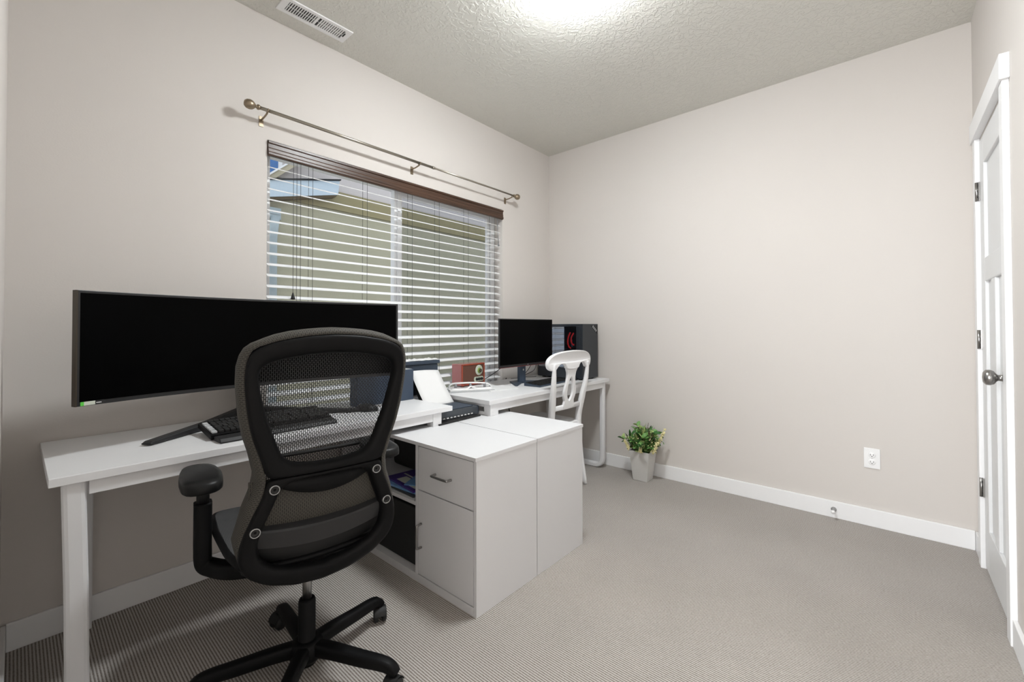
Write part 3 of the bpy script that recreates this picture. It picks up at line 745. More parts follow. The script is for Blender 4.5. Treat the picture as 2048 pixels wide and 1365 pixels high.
b = B(); b.prism([(.138+.013*math.cos(a)-(0 if math.cos(a) < 0 else -.075), .044+.018*math.sin(a)) for a in [math.radians(q) for q in list(range(90, 271, 20))+list(range(270, 451, 20))]], lambda u, v, t_: (u, t_, v), -.005, -.002)
kp_ = b.build('control_plate', M['dial'], ra)
for k in range(3):
    b = B(); b.lathe([(.0105, 0), (.009, -.012), (0, -.013)], c=(.150+k*.026, -.005, .044), axis='y', n=16); b.build('control_knob', M['blk'], kp_)
for x, y in ((.025, .015), (rw-.025, .015), (.025, rd-.015), (rw-.025, rd-.015)):
    b = B(); b.lathe([(.009, 0), (.007, .009)], c=(x, y, 0), n=12); b.build('foot', M['radiow'], ra)

# hole punch
hp = thing('paper_punch', 'white three hole paper punch with a lever, in front of the radio', 'hole punch', (-1.250, -.255, DZT), math.radians(-30))
b = B(); b.box(-.155, .155, -.080, .045, 0, .008); b.build('base', M['lgrey'], hp, bevel=.004)
b = B(); b.box(-.148, .148, -.070, .04, .008, .017); b.build('bed', M['whitepl'], hp, bevel=.003)
b = B(); b.sweep(crom([(-.14, .03, .012), (-.125, .012, .045), (-.05, -.005, .052), (.05, -.005, .050), (.125, .0, .040), (.150, .02, .012)], 5), .030, .009, wdir=(0, 1, 0)); b.build('lever', M['whitepl'], hp)
b = B(); b.sweep(crom([(-.135, -.048, .020), (-.04, -.052, .018), (.0, -.03, .03), (.04, -.052, .018), (.135, -.048, .020)], 5), .010, .010, wdir=(0, 1, 0)); b.build('rail', M['whitepl'], hp)
for k in (-.10, 0, .10):
    b = B(); b.tube([(k, -.01, .012), (k, -.01, .048)], .009, n=12); b.build('punch_head', M['grey'], hp)

# ------------------------------------------------------------------ boxes and printer between the desks
bn = thing('storage_bin', 'slate navy lidless bin with crumpled white paper showing, against the blinds', 'bin', (-1.685, -.090, DZT))
b = B(); b.box(-.235, .235, -.075, .045, 0, .190); b.build('bin_body', M['navy'], bn, bevel=.006)
b = B(); b.box(-.245, .245, -.085, .050, .190, .212); b.build('rim', M['navy'], bn, bevel=.005)
b = B()
P = []
for i in range(25):
    P.append([(-.235+.47*i/24, -.078+.12*j/6, .212+.010*random.random()*(1 if 0 < j < 6 else .2)+.002) for j in range(7)])
b.grid(P, smooth=False); b.build('crumpled_paper', M['paper'], bn)
bx_ = thing('carton', 'slate blue carton with a pale top standing at the right end of the long desk', 'box', (-1.712, -.185, DZT))
b = B(); b.box(-.36, 0, -.075, -.001, 0, .178); b.build('carton_body', M['navy2'], bx_, bevel=.002)
b = B(); b.box(-.352, -.008, -.070, -.006, .178, .1795); b.build('label_top', M['lgrey'], bx_)
pn = thing('printer', 'low dark inkjet printer on the cabinet between the two desks', 'printer', (-1.63, -.415, CT))
b = B(); b.box(-.170, .172, -.13, .15, .0, .058); b.build('printer_body', M['printer'], pn, bevel=.012, seg=3)
b = B(); b.box(-.150, .135, -.125, .02, .058, .0615); b.build('scanner_lid', M['navy'], pn, bevel=.001)
b = B(); b.box(-.165, .135, -.134, -.128, .022, .056); b.build('front_panel', M['printer'], pn, bevel=.001)
b = B()
for k in range(11): b.box(-.150+k*.026, -.136+k*.026, -.1355, -.129, .0155, .0205)
b.build('roller_tabs', M['whitepl'], pn)
b = B(); b.prism([(-.165, -.130), (.150, -.130), (.158, -.165), (-.165, -.185)], lambda u, v, t_: (u, v, t_), .001, .008); b.build('output_tray', M['blk'], pn)
b = B(); b.obox((.045, .172, .150), .21, .004, .20, Matrix.Rotation(math.radians(-34), 3, 'X')); b.build('paper_support', M['blk'], pn)
b = B(); b.box(.168, .184, -.125, .10, 0.004, .055); b.build('side_cap', M['navy'], pn, bevel=.006)
# sheet leaning in the printer
P = []
for i in range(9):
    s_ = i/8
    y = -.365+.160*s_+.010*math.sin(s_*PI); z = CT+.047+.207*s_
    P.append([(-1.694+.214*k/6 + (.0), y, z+(.0-.010*s_**3*(k/6)**3)) for k in range(7)])
b = B(); b.grid(P)
o = b.build('paper_sheet', M['paper']); md = o.modifiers.new('th', 'SOLIDIFY'); md.thickness = .0006
tag(o, 'single white sheet leaning up out of the printer between the desks', 'paper')

# ------------------------------------------------------------------ cables
def cable(label, pts, r=.0022):
    b = B(); b.tube(crom(pts, 8), r, n=6); return tag(b.build('power_cable', M['cable']), label, 'cable', None)
cable('dark cable looping from the back of the flat monitor down to the desk', [(-.80, -.29, 1.0), (-.86, -.20, .86), (-.93, -.12, .78), (-.98, -.05, DZT+.004)], .003)
cable('thin cable curling on the desk between the flat monitor and the tower', [(-.60, -.05, DZT+.003), (-.52, -.09, DZT+.006), (-.45, -.06, DZT+.003), (-.36, -.11, DZT+.003), (-.33, -.10, DZT+.003)], .002)
cable('pair of cords dropping behind the flat monitor beside the tower, left cord', [(-.50, -.29, .95), (-.46, -.16, .85), (-.44, -.10, .79), (-.43, -.04, .74)], .0025)
cable('cord dropping behind the flat monitor nearest the tower', [(-.47, -.28, .95), (-.42, -.18, .86), (-.41, -.14, .79), (-.42, -.05, .745)], .0025)
for i, (xx, lb) in enumerate(((-1.30, 'leftmost black cord hanging under the corner desk'), (-1.16, 'second black cord hanging under the corner desk'), (-1.03, 'third black cord hanging under the corner desk'), (-.80, 'thin black cord hanging under the middle of the corner desk'), (-.62, 'thick black cord hanging under the corner desk, left of the chair post'))):
    x1_ = xx+.05
    cable(lb, [(xx, -.020, .735), (xx, -.012, .70), (xx+.02, -.014, .55), (x1_, -.02, .40), (x1_+.01, -.03, .2), (x1_, -.06, .006), (x1_-.05, -.12, .006)], .0022 if i < 4 else .004)

# ------------------------------------------------------------------ white chair
wc = thing('dining_chair', 'white painted wooden chair with a pierced splat back at the corner desk', 'chair', (-.692, -.43, 0), 0)
# local coords: x across, y forward (+y is under the desk); back at y = -.2..-.27
def by_(z):   # back curve
    return -.268+ (.055*((.95-z)/.40) if z > .55 else .055 - .02*((.55-z)/.1))
def loft_post(sx):
    b = B()
    P = [(sx*.182, -.262, .003), (sx*.172, -.232, .22), (sx*.168, -.214, .42), (sx*.172, -.216, .52), (sx*.186, -.236, .64), (sx*.202, -.258, .76), (sx*.208, -.268, .86), (sx*.205, -.272, .90)]
    w_ = [.024, .030, .040, .046, .052, .036, .026, .024]; h_ = [.028, .034, .042, .038, .034, .028, .022, .020]
    Q = crom(P, 5); n = len(Q)
    def ip(a, i): 
        t_ = i/(n-1)*(len(a)-1); k = min(int(t_), len(a)-2); return a[k]+(a[k+1]-a[k])*(t_-k)
    b.sweep(Q, [ip(w_, i) for i in range(n)], [ip(h_, i) for i in range(n)], wdir=(1, 0, 0))
    return b.build('back_post', M['chairw'], wc)
loft_post(-1); loft_post(1)
# crest rail (yoke): outline in x-z, curved in y
cre = [(-.262, .905), (-.255, .93), (-.225, .953), (-.17, .970), (-.09, .979), (0, .982), (.09, .979), (.17, .970), (.225, .953), (.255, .93), (.262, .905), (.255, .882), (.238, .868), (.214, .862), (.190, .868), (.172, .886), (.150, .901), (.120, .906), (.095, .900), (.076, .882), (.064, .868), (0, .862), (-.064, .868), (-.076, .882), (-.095, .900), (-.120, .906), (-.150, .901), (-.172, .886), (-.190, .868), (-.214, .862), (-.238, .868), (-.255, .882)]
def flat_shape(name, outline, holes, thick, yfn, m, parent, bev=.004):
    cu = bpy.data.curves.new('tmp', 'CURVE'); cu.dimensions = '2D'; cu.fill_mode = 'BOTH'; cu.extrude = max(thick/2-bev, .0005); cu.bevel_depth = bev; cu.bevel_resolution = 2
    for loop in [outline]+holes:
        sp = cu.splines.new('POLY'); sp.points.add(len(loop)-1); sp.use_cyclic_u = True
        for p, q in zip(sp.points, loop): p.co = (q[0], q[1], 0, 1)
    tmp = bpy.data.objects.new('tmp', cu); COL.objects.link(tmp)
    dg = bpy.context.evaluated_depsgraph_get(); me = bpy.data.meshes.new_from_object(tmp.evaluated_get(dg))
    bpy.data.objects.remove(tmp); bpy.data.curves.remove(cu)
    bm = bmesh.new(); bm.from_mesh(me); bmesh.ops.remove_doubles(bm, verts=bm.verts, dist=1e-5)
    bmesh.ops.bisect_edges if False else None
    for v in bm.verts:
        u, z, n_ = v.co; v.co = (u, yfn(u, z)-n_, z)
    bmesh.ops.recalc_face_normals(bm, faces=bm.faces); bm.to_mesh(me); bm.free()
    me.materials.clear(); me.materials.append(m); me.name = name
    o = bpy.data.objects.new(name, me); COL.objects.link(o); o.parent = parent; return o
def smooth_loop(pts, n=4):
    N_ = len(pts); out = []
    for i in range(N_):
        p0, p1, p2, p3 = [Vector(pts[(i+k) % N_]) for k in (-1, 0, 1, 2)]
        for k in range(n):
            t = k/n; out.append(tuple(0.5*((2*p1)+(-p0+p2)*t+(2*p0-5*p1+4*p2-p3)*t*t+(-p0+3*p1-3*p2+p3)*t**3)))
    return out
yb = lambda u, z: -.275+.10*(.95-z)+.25*u*u
flat_shape('crest_rail', smooth_loop([(u*1.0, z) for u, z in cre], 3), [], .028, lambda u, z: -.276+.05*(.95-z)+.35*u*u, M['chairw'], wc, .006)
spl = [(.058, .868), (.050, .835), (.046, .80), (.052, .76), (.066, .72), (.071, .69), (.066, .66), (.054, .635), (.060, .61), (.056, .585)]
outline = [(u, z) for u, z in spl]+[(-u, z) for u, z in spl[::-1]]
hole = [(0, .808), (.017, .79), (.030, .755), (.038, .715), (.039, .69), (.030, .66), (.012, .637), (0, .628), (-.012, .637), (-.030, .66), (-.039, .69), (-.038, .715), (-.030, .755), (-.017, .79)]
flat_shape('splat', smooth_loop(outline, 3), [smooth_loop(hole, 3)], .018, lambda u, z: -.272+.12*(.90-z), M['chairw'], wc, .003)
b = B(); b.sweep([(-.175, -.226, .590), (0, -.232, .590), (.175, -.226, .590)], .022, .034, wdir=(0, 1, 0)); b.build('lower_rail', M['chairw'], wc)
b = B(); b.prism([(-.19, -.22), (.19, -.22), (.225, .16), (.20, .20), (-.20, .20), (-.225, .16)], lambda u, v, t_: (u, v, t_), .445, .468); b.build('seat', M['chairw'], wc, bevel=.006, seg=3)
b = B()
b.box(-.165, .165, -.225, -.205, .39, .445); b.box(-.185, .185, .165, .185, .39, .445)
b.sweep([(-.17, -.20, .417), (-.19, .17, .417)], .02, .055, wdir=(1, 0, 0)); b.sweep([(.17, -.20, .417), (.19, .17, .417)], .02, .055, wdir=(1, 0, 0))
b.build('seat_apron', M['chairw'], wc)
for sx in (-1, 1):
    b = B(); b.sweep([(sx*.19, .165, .445), (sx*.19, .165, .25), (sx*.19, .168, .003)], [.042, .038, .026], [.042, .038, .026], wdir=(1, 0, 0)); b.build('front_leg', M['chairw'], wc)

# ------------------------------------------------------------------ plant
pp = thing('potted_plant', 'artificial green plant with cream flowers in a tapered square grey pot', 'plant', (-.135, -.968, 0), math.radians(2))
b = B()
def sq(h, a): return [(-a, -a, h), (a, -a, h), (a, a, h), (-a, a, h)]
P = [sq(0, .052), sq(.002, .055), sq(.222, .077), sq(.224, .075), sq(.222, .071), sq(.19, .068)]
V = b.grid(P, closed_v=True, smooth=False); b.bm.faces.new(V[0][::-1]); b.bm.faces.new(V[-1])
b.build('pot', M['pot'], pp, bevel=.0015)
b = B(); b.box(-.067, .067, -.067, .067, .19, .197); b.build('soil', M['soil'], pp)
rnd = random.Random(11)
def leaf(b, base, d, L, w, curl=.3):
    d = Vector(d).normalized(); side = d.cross(Vector((0, 0, 1)));
    if side.length < .01: side = Vector((1, 0, 0))
    side.normalize(); nrm = side.cross(d).normalized()
    rollm = Matrix.Rotation(rnd.uniform(-.9, .9), 3, d); side = rollm @ side; nrm = rollm @ nrm
    K = 5; prev = None
    for k in range(K+1):
        s_ = k/K; ww = w*math.sin(PI*min(1, s_*.92+.08))**.8*.5
        c = Vector(base)+d*L*s_ - Vector((0, 0, 1))*curl*L*s_*s_*.5
        row = [b.bm.verts.new(c-side*ww+nrm*ww*.3), b.bm.verts.new(c), b.bm.verts.new(c+side*ww+nrm*ww*.3)]
        if prev:
            for q in (0, 1):
                f = b.bm.faces.new((prev[q], prev[q+1], row[q+1], row[q])); f.smooth = True
        prev = row
layers = {'leafd': B(), 'leaf': B(), 'leafl': B()}; st_b = B(); fl_b = B()
def wire(p0, p1, r=.0016): st_b.tube([p0, p1], r, n=5)
for i in range(84):
    a = rnd.uniform(0, 2*PI); tl = rnd.uniform(.05, 1.0); L = rnd.uniform(.10, .215)
    d = Vector((math.cos(a)*tl*.95, math.sin(a)*tl*1.15, rnd.uniform(.55, 1.1)))
    base = Vector((rnd.uniform(-.04, .04), rnd.uniform(-.04, .04), .19)); tip = base+d.normalized()*L
    if -.135+tip.x > -.03: tip.x = -.03+.135-.005
    wire(base, tip)
    for k in range(7):
        c = base.lerp(tip, rnd.uniform(.2, 1.0)); q = rnd.choice(['leafd', 'leafd', 'leaf', 'leaf', 'leafl'])
        dd = Vector((rnd.uniform(-1, 1), rnd.uniform(-1, 1), rnd.uniform(-.2, 1)))
        if c.x > .06 and dd.x > 0: dd.x *= -.6
        leaf(layers[q], c, dd, rnd.uniform(.034, .066), rnd.uniform(.018, .034))
for i in range(26):     # long blades
    a = rnd.uniform(0, 2*PI); tl = rnd.uniform(.1, .9)
    d = Vector((math.cos(a)*tl, math.sin(a)*tl, 1.1)); 
    if d.x > 0: d.x *= .5
    leaf(layers[rnd.choice(['leafl', 'leaf', 'leafl'])], (rnd.uniform(-.03, .03), rnd.uniform(-.03, .03), .22), d, rnd.uniform(.14, .22), .022, .1)
for k_, lab in (('leafd', 'dark_foliage'), ('leaf', 'foliage'), ('leafl', 'pale_foliage')): layers[k_].build(lab, M[k_], pp, fix=False)
def spike(p0, p1, r):
    p0, p1 = Vector(p0), Vector(p1)
    for k in range(70):
        s_ = rnd.random(); c = p0.lerp(p1, s_); rr = r*(1-.6*s_)*rnd.uniform(.5, 1.15)
        c += Vector((rnd.uniform(-1, 1), rnd.uniform(-1, 1), rnd.uniform(-1, 1)))*rr
        v = .0075
        fl_b.obox(c, v, v, v, Matrix.Rotation(rnd.uniform(0, 3), 3, Vector((rnd.random(), rnd.random(), 1))))
spike((-.02, -.11, .26), (.01, -.165, .40), .019); spike((-.05, -.10, .23), (-.05, -.135, .31), .018); spike((-.085, .075, .235), (-.10, .10, .30), .010); spike((-.10, -.02, .23), (-.09, -.02, .265), .013)
for i in range(110):
    a = rnd.uniform(0, 2*PI); r_ = rnd.uniform(.02, .13); x_ = min(math.cos(a)*r_, .08)
    c = Vector((x_, math.sin(a)*r_, rnd.uniform(.27, .37)-r_*.3)); v = .006
    fl_b.obox(c, v, v, v, Matrix.Rotation(rnd.uniform(0, 3), 3, Vector((rnd.random(), rnd.random(), 1))))
for i in range(8):
    p = Vector((rnd.uniform(-.04, .03), rnd.uniform(-.06, .08), .22)); q = p+Vector((rnd.uniform(-.03, .03), rnd.uniform(-.05, .05), rnd.uniform(.15, .21)))
    wire(p, q, .0012)
    for k in range(14):
        c = p.lerp(q, .5+k/28); st_b.obox(c, .012*(1.3-k/14), .0015, .003, Matrix.Rotation(k*1.3, 3, 'Z'))
st_b.build('stems', M['stem'], pp, fix=False); fl_b.build('flowers', M['flower'], pp, fix=False)
for c_ in pp.children:
    if c_.name.split('.')[0] in ('flowers', 'foliage', 'dark_foliage', 'pale_foliage'): c_['kind'] = 'stuff'

# ------------------------------------------------------------------ office chair
OC = thing('office_chair', 'black ergonomic mesh office chair on casters in front of the long desk', 'office chair', (-2.617, -.917, 0), math.radians(-10))
# local: x right, y forward, z up
def ydep(u, z):     # rear surface of the back shell
    y = -(.200+.15*(z-.4))+.42*u*u
    if z < .50: y += .40*(.50-z)**1.3
    return y
def interp(tab, z):
    tab = sorted(tab)
    if z <= tab[0][0]: return tab[0][1]
    for (a, va), (b_, vb) in zip(tab, tab[1:]):
        if z <= b_: return va+(vb-va)*(z-a)/(b_-a)
    return tab[-1][1]
upper_out = [(.162, .742), (.163, .762), (.178, .81), (.195, .86), (.207, .92), (.216, 1.0), (.216, 1.05), (.208, 1.085), (.185, 1.103), (.14, 1.118), (.07, 1.130), (0, 1.134)]
upper_in = [(0.0, .768), (.06, .772), (.10, .780), (.120, .797), (.135, .835), (.158, .90), (.175, .97), (.184, 1.02), (.181, 1.044), (.165, 1.058), (.12, 1.070), (.06, 1.079), (0, 1.082)]
lower_out = [(.163, .742), (.160, .722), (.170, .69), (.188, .65), (.208, .60), (.220, .555), (.219, .515), (.200, .472), (.150, .432), (.08, .406), (0, .397)]
lower_in = [(0, .728), (.07, .727), (.105, .720), (.124, .70), (.142, .65), (.163, .60), (.173, .56), (.168, .52), (.142, .488), (.09, .466), (0, .450)]
def mirror_loop(half, start_bottom=True):
    L_ = list(half)
    return L_ + [(-u, z) for u, z in L_[::-1] if abs(u) > 1e-6]
def ang_sample(loop, c, N_):
    # intersect rays from c with polyline loop
    out = []
    for k in range(N_):
        a = 2*PI*k/N_; d = (math.cos(a), math.sin(a)); best = None
        for i in range(len(loop)):
            p, q = loop[i], loop[(i+1) % len(loop)]
            ex, ey = q[0]-p[0], q[1]-p[1]; den = d[0]*ey-d[1]*ex
            if abs(den) < 1e-12: continue
            t_ = ((p[0]-c[0])*ey-(p[1]-c[1])*ex)/den; s_ = ((p[0]-c[0])*d[1]-(p[1]-c[1])*d[0])/den
            if t_ > 0 and -1e-6 <= s_ <= 1+1e-6 and (best is None or t_ > best): best = t_
        out.append((c[0]+d[0]*best, c[1]+d[1]*best))
    return out
def soften(P, it=2):
    for _ in range(it):
        n = len(P); P = [((P[i-1][0]+2*P[i][0]+P[(i+1) % n][0])/4, (P[i-1][1]+2*P[i][1]+P[(i+1) % n][1])/4) for i in range(n)]
    return P
def ring_part(name, out_half, in_half, c_, thick, m):
    N_ = 128
    O = soften(ang_sample(mirror_loop(out_half), c_, N_), 2); I = soften(ang_sample(mirror_loop(in_half), c_, N_), 2)
    prof = [(0, .75), (0, .25), (.06, .05), (.20, 0), (.62, .05), (.82, .22), (.95, .55), (1, .9), (1, 1.0), (.5, 1.05), (.1, 1.0)]   # (across, depth into front)
    b = B(); P = []
    for k in range(N_):
        row = []
        for a_, dd in prof:
            u = O[k][0]+(I[k][0]-O[k][0])*a_; z = O[k][1]+(I[k][1]-O[k][1])*a_
            row.append((u, ydep(u, z)+dd*thick, z))
        P.append(row)
    b.grid(P, closed_u=True, closed_v=True)
    return b.build(name, m, OC)
ring_part('back_frame', upper_out, upper_in, (0, .93), .030, M['blackpl'])
ring_part('back_support', lower_out, lower_in, (0, .60), .034, M['blackpl'])
# see-through mesh panel: front face, bulging
def halfw(z):
    return interp([(.50, .20), (.56, .212), (.66, .19), (.742, .172), (.81, .186), (.86, .203), (.92, .216), (1.0, .226), (1.05, .226), (1.085, .216), (1.103, .195), (1.118, .15), (1.130, .085), (1.140, .02)], z)
def fdep(u, z):
    base = -(.200+.15*(z-.4))+.42*u*u
    return base+.070+interp([(.45, .050), (.60, .045), (.72, .055), (.80, .040), (.95, .010), (1.14, .0)], z)
b = B(); rows = [.52+.0065*i for i in range(96)]; rows = [z for z in rows if z < 1.146]; P = []
nu = 28
for z in rows:
    hw = halfw(z)+.002; P.append([(-hw+2*hw*j/nu, fdep(-hw+2*hw*j/nu, z), z) for j in range(nu+1)])
b.grid(P, uv=lambda i, j: (P[i][j][0], P[i][j][2]))
b.build('mesh_panel', M['mesh'], OC, fix=False)
# wrap of the mesh around the sides and the top
half = []
zl = [.50+.0145*i for i in range(41)]
tabw = [(.50, .20), (.555, .212), (.65, .186), (.70, .166), (.742, .160), (.81, .176), (.86, .192), (.92, .205), (1.0, .214), (1.05, .214), (1.083, .207)]
for z in zl: half.append((interp(tabw, z), z, interp([(.5, .012), (.70, .020), (.80, .020), (.95, .017), (1.08, .016)], z), 0.0))
for k, (u, z) in enumerate(((.200, 1.095), (.186, 1.104), (.163, 1.112), (.14, 1.119), (.105, 1.126), (.07, 1.131), (.035, 1.134), (0, 1.1355))):
    half.append((u, z, [.014, .012, .009, .007, .005, .003, .0015, 0][k], [.004, .008, .012, .015, .017, .017, .017, .017][k]))
full = [(-u, z, -du, dz) for u, z, du, dz in half]+[(u, z, du, dz) for u, z, du, dz in half[::-1][1:]]
b = B(); P = []
for (u, z, du, dz) in full:
    y0_ = ydep(u, max(z, .53))+.010; y1_ = fdep(u, z)+.006; row = []
    for t_, bul in ((0, 0), (.04, .45), (.12, .80), (.3, .98), (.6, 1.0), (.85, .9), (1.0, .55)):
        row.append((u+du*bul, y0_+(y1_-y0_)*t_, z+dz*bul))
    P.append(row)
D = [0]; AC = []
for i in range(1, len(P)): D.append(D[-1]+(Vector(P[i][3])-Vector(P[i-1][3])).length)
for row in P:
    c_ = [0]
    for q in range(1, len(row)): c_.append(c_[-1]+(Vector(row[q])-Vector(row[q-1])).length)
    AC.append(c_)
b.grid(P, uv=lambda i, j: (D[i], AC[i][j]))
o = b.build('mesh_wrap', M['meshside'], OC)
md = o.modifiers.new('s', 'SOLIDIFY'); md.thickness = .003; md.offset = 0
# seam bolts with chrome rings
for u, z in ((.141, .714), (.183, .602)):
    for sx in (-1, 1):
        y = ydep(u, z)
        b = B(); b.lathe([(.0100, .004), (.0104, -.0020), (.0118, -.0035), (.0135, -.001), (.0138, .010)], c=(sx*u, y, z), axis='y', n=32, cap=False); rg = b.build('bolt_ring', M['chrome'], OC)
        b = B(); b.lathe([(.0102, .008), (.0102, .0), (.0088, -.0008), (.0048, -.0008), (.003, .002), (0, .002)], c=(sx*u, y, z), axis='y', n=20); b.build('bolt_head', M['blk'], rg)
# cross bar at the bottom of the upper opening, lumbar pad
b = B(); b.sweep([(u, fdep(u, .775)-.004, .776+.002*math.cos(u*8)) for u in [-.12+.24*k/12 for k in range(13)]], .012, .010, wdir=(0, 1, 0)); b.build('frame_slot_bar', M['dgrey'], OC)
b = B(); P = []
for i in range(17):
    u = -.172+.344*i/16; s_ = u/.172; zt = .590+.014*s_*s_; zb = .520+.020*s_*s_; y = ydep(u, .55)+.040
    P.append([(u, y+.01, zb), (u, y-.004, zb), (u, y-.022, zt-.016), (u, y-.018, zt-.011), (u, y+.012, zt), (u, y+.016, (zt+zb)/2)])
V = b.grid(P, closed_v=True, smooth=False); b.bm.faces.new(V[0]); b.bm.faces.new(V[-1][::-1]); b.build('lumbar_pad', M['grey2'], OC)
b = B(); P = []
for i in range(17):
    u = -.13+.26*i/16; s_ = u/.13; zt = .735; zb = .672+.035*s_*s_; y = ydep(u, .70)+.036
    P.append([(u, y, zb), (u, y-.014, zb+.004), (u, y-.014, zt), (u, y+.006, zt)])
V = b.grid(P, closed_v=True); b.bm.faces.new(V[0]); b.bm.faces.new(V[-1][::-1]); b.build('lumbar_bracket', M['blackpl'], OC)
b = B(); P = []
for i in range(17):
    u = -.195+.39*i/16
    P.append([(u, ydep(u, z)+.055-.012*math.sin((z-.57)*20), z) for z in [.57+.02*j for j in range(9)]])
b.grid(P, uv=lambda i, j: (P[i][j][0], P[i][j][2])); b.build('inner_mesh', M['meshside'], OC, fix=False)
b = B(); P = []
for i in range(17):
    u = -.200+.40*i/16
    P.append([(u, ydep(u, z)+.062, max(z, .445+1.6*u*u))  for z in [.435+.02*j for j in range(8)]])
b.grid(P); b.build('dark_gap_sheet', M['blk'], OC, fix=False)  # black sheet added as the dark gap below the lumbar pad
# seat: frame and mesh
sc = [(-.20, -.15), (-.235, -.05), (-.248, .12), (-.245, .28), (-.225, .345), (-.17, .372), (0, .38)]
seat_loop = sc+[(-u, v) for u, v in sc[::-1] if u != 0]
def seatz(u, v): return .486+.25*u*u-.18*max(0, v-.22)**1.2-.20*max(0, -(v+.02))**1.1 + .0
b = B(); SL = soften(ang_sample(seat_loop, (0, .12), 96), 2); P = []
for k in range(96):
    u, v = SL[k]; z = seatz(u, v); n_ = Vector((u, v-.12)).normalized()
    P.append([(u+n_.x*dx, v+n_.y*dx, z+dz) for dx, dz in ((-.03, .002), (-.012, .006), (0, .002), (.004, -.008), (-.004, -.016), (-.03, -.018))])
b.grid(P, closed_u=True, closed_v=True); b.build('seat_frame', M['blackpl'], OC)
b = B(); P = []
for i in range(9):
    s_ = i/8; P.append([(SL[k % 96][0]*s_*.955, .12+(SL[k % 96][1]-.12)*s_*.955, seatz(SL[k % 96][0], SL[k % 96][1])+.006-.012*(1-s_*s_)) for k in range(97)])
b.grid(P, uv=lambda i, j: (P[i][j][0], P[i][j][1]), closed_v=False); b.build('seat_mesh', M['meshseat'], OC, fix=False)
b = B(); b.box(-.10, .10, -.08, .20, .385, .432); b.box(-.19, .19, -.02, .06, .395, .437); b.build('tilt_mechanism', M['blk'], OC, bevel=.012, seg=3)
b = B(); b.sweep(crom([(0, -.02, .415), (0, -.10, .415), (0, -.11, .425), (0, -.120, .46)], 5), [.14]*16, .05, wdir=(1, 0, 0)); b.build('back_bracket', M['blk'], OC)
b = B(); b.tube([(.10, .05, .395), (.24, .05, .395)], .006, n=8); b.lathe([(.012, .235), (.016, .245), (.016, .285), (0, .29)], c=(0, .05, .395), axis='x', n=16); b.build('adjustment_lever', M['grey'], OC)
# arms
for sx in (-1, 1):
    nm = 'armrest'
    ax = .288 if sx > 0 else -.276; ay = .135
    b = B(); P_ = crom([(sx*.14, .02, .398), (sx*.20, .06, .392), (ax-sx*.032, .115, .390), (ax-sx*.004, ay, .406), (ax, ay, .45), (ax, ay, .52), (ax, ay, .60)], 6); n = len(P_)
    b.sweep(P_, .050, .048, wdir=(0, 1, 0)); arm = b.build(nm, M['blackpl'], OC)
    b = B(); b.sweep([(ax, ay, .60), (ax, ay, .664)], .036, .034, wdir=(0, 1, 0)); b.build('arm_sleeve', M['blk'], arm)
    b = B()
    pl = [(-.046, -.115), (.030, -.125), (.048, -.10), (.052, .0), (.040, .085), (.020, .125), (-.030, .13), (-.046, .10), (-.052, 0)]
    lp = soften(ang_sample([(u*sx*-1, v) for u, v in pl], (0, 0), 48), 3); P = []
    for s_, z in ((.90, .656), (.99, .662), (1.0, .674), (.985, .685), (.93, .692), (.7, .695), (.0, .696)):
        P.append([(ax+sx*.006+u*s_*1.09, ay+.0+v*s_*1.04, z-.05*max(0, -v-.06)*0) for u, v in lp])
    V = b.grid(P, closed_v=True); b.bm.faces.new(V[0]); b.build('arm_pad', M['pad'], arm)
# gas lift and five star base
b = B(); b.lathe([(.0145, .235), (.0145, .40)], n=24); b.build('gas_piston', M['chrome'], OC)
b = B(); b.lathe([(.030, .045), (.034, .075), (.034, .10), (.0265, .112), (.0265, .245), (.024, .255), (.0145, .256)], n=28); b.build('lift_sleeve', M['blackpl'], OC)
b = B(); b.lathe([(.042, .060), (.052, .075), (.052, .108), (.042, .122), (.030, .124)], n=32); b.build('base_hub', M['blackpl'], OC)
proto = None
for k in range(5):
    a = math.radians(11+72*k)-OC.rotation_euler.z
    R_ = Matrix.Rotation(a, 4, 'Z')
    b = B(); P_ = crom([(.03, 0, .097), (.10, 0, .096), (.20, 0, .088), (.27, 0, .084), (.302, 0, .076), (.318, 0, .058)], 5)
    n = len(P_); b.sweep(P_, [.046-.014*i/n for i in range(n)], [.046-.016*i/n for i in range(n)], wdir=(0, 1, 0))
    bmesh.ops.transform(b.bm, matrix=R_, verts=b.bm.verts); leg = b.build('base_leg', M['blackpl'], OC)
    b = B(); ca = (.6, -.8, .5, -.3, .9)[k]
    for s_ in (-1, 1): b.lathe([(.006, s_*.006), (.024, s_*.007), (.0265, s_*.011), (.0265, s_*.019), (.022, s_*.024), (0, s_*.025)], c=(-.008, 0, .0268), axis='y', n=24)
    b.lathe([(.006, .03), (.006, .066)], c=(.0, 0, 0), n=10)
    b.tube([(-.008, -.012, .028), (-.008, .012, .028)], .012, n=12)
    P = []
    for q in range(9):
        an = math.radians(10+160*q/8); P.append([(-.008+.030*math.cos(an), yy, .028+.030*math.sin(an)) for yy in (-.022, .022)])
    b.grid(P)
    bmesh.ops.transform(b.bm, matrix=R_ @ Matrix.Translation((.316, 0, 0)) @ Matrix.Rotation(ca*1.5, 4, 'Z'), verts=b.bm.verts)
    b.build('caster', M['blk'], leg)

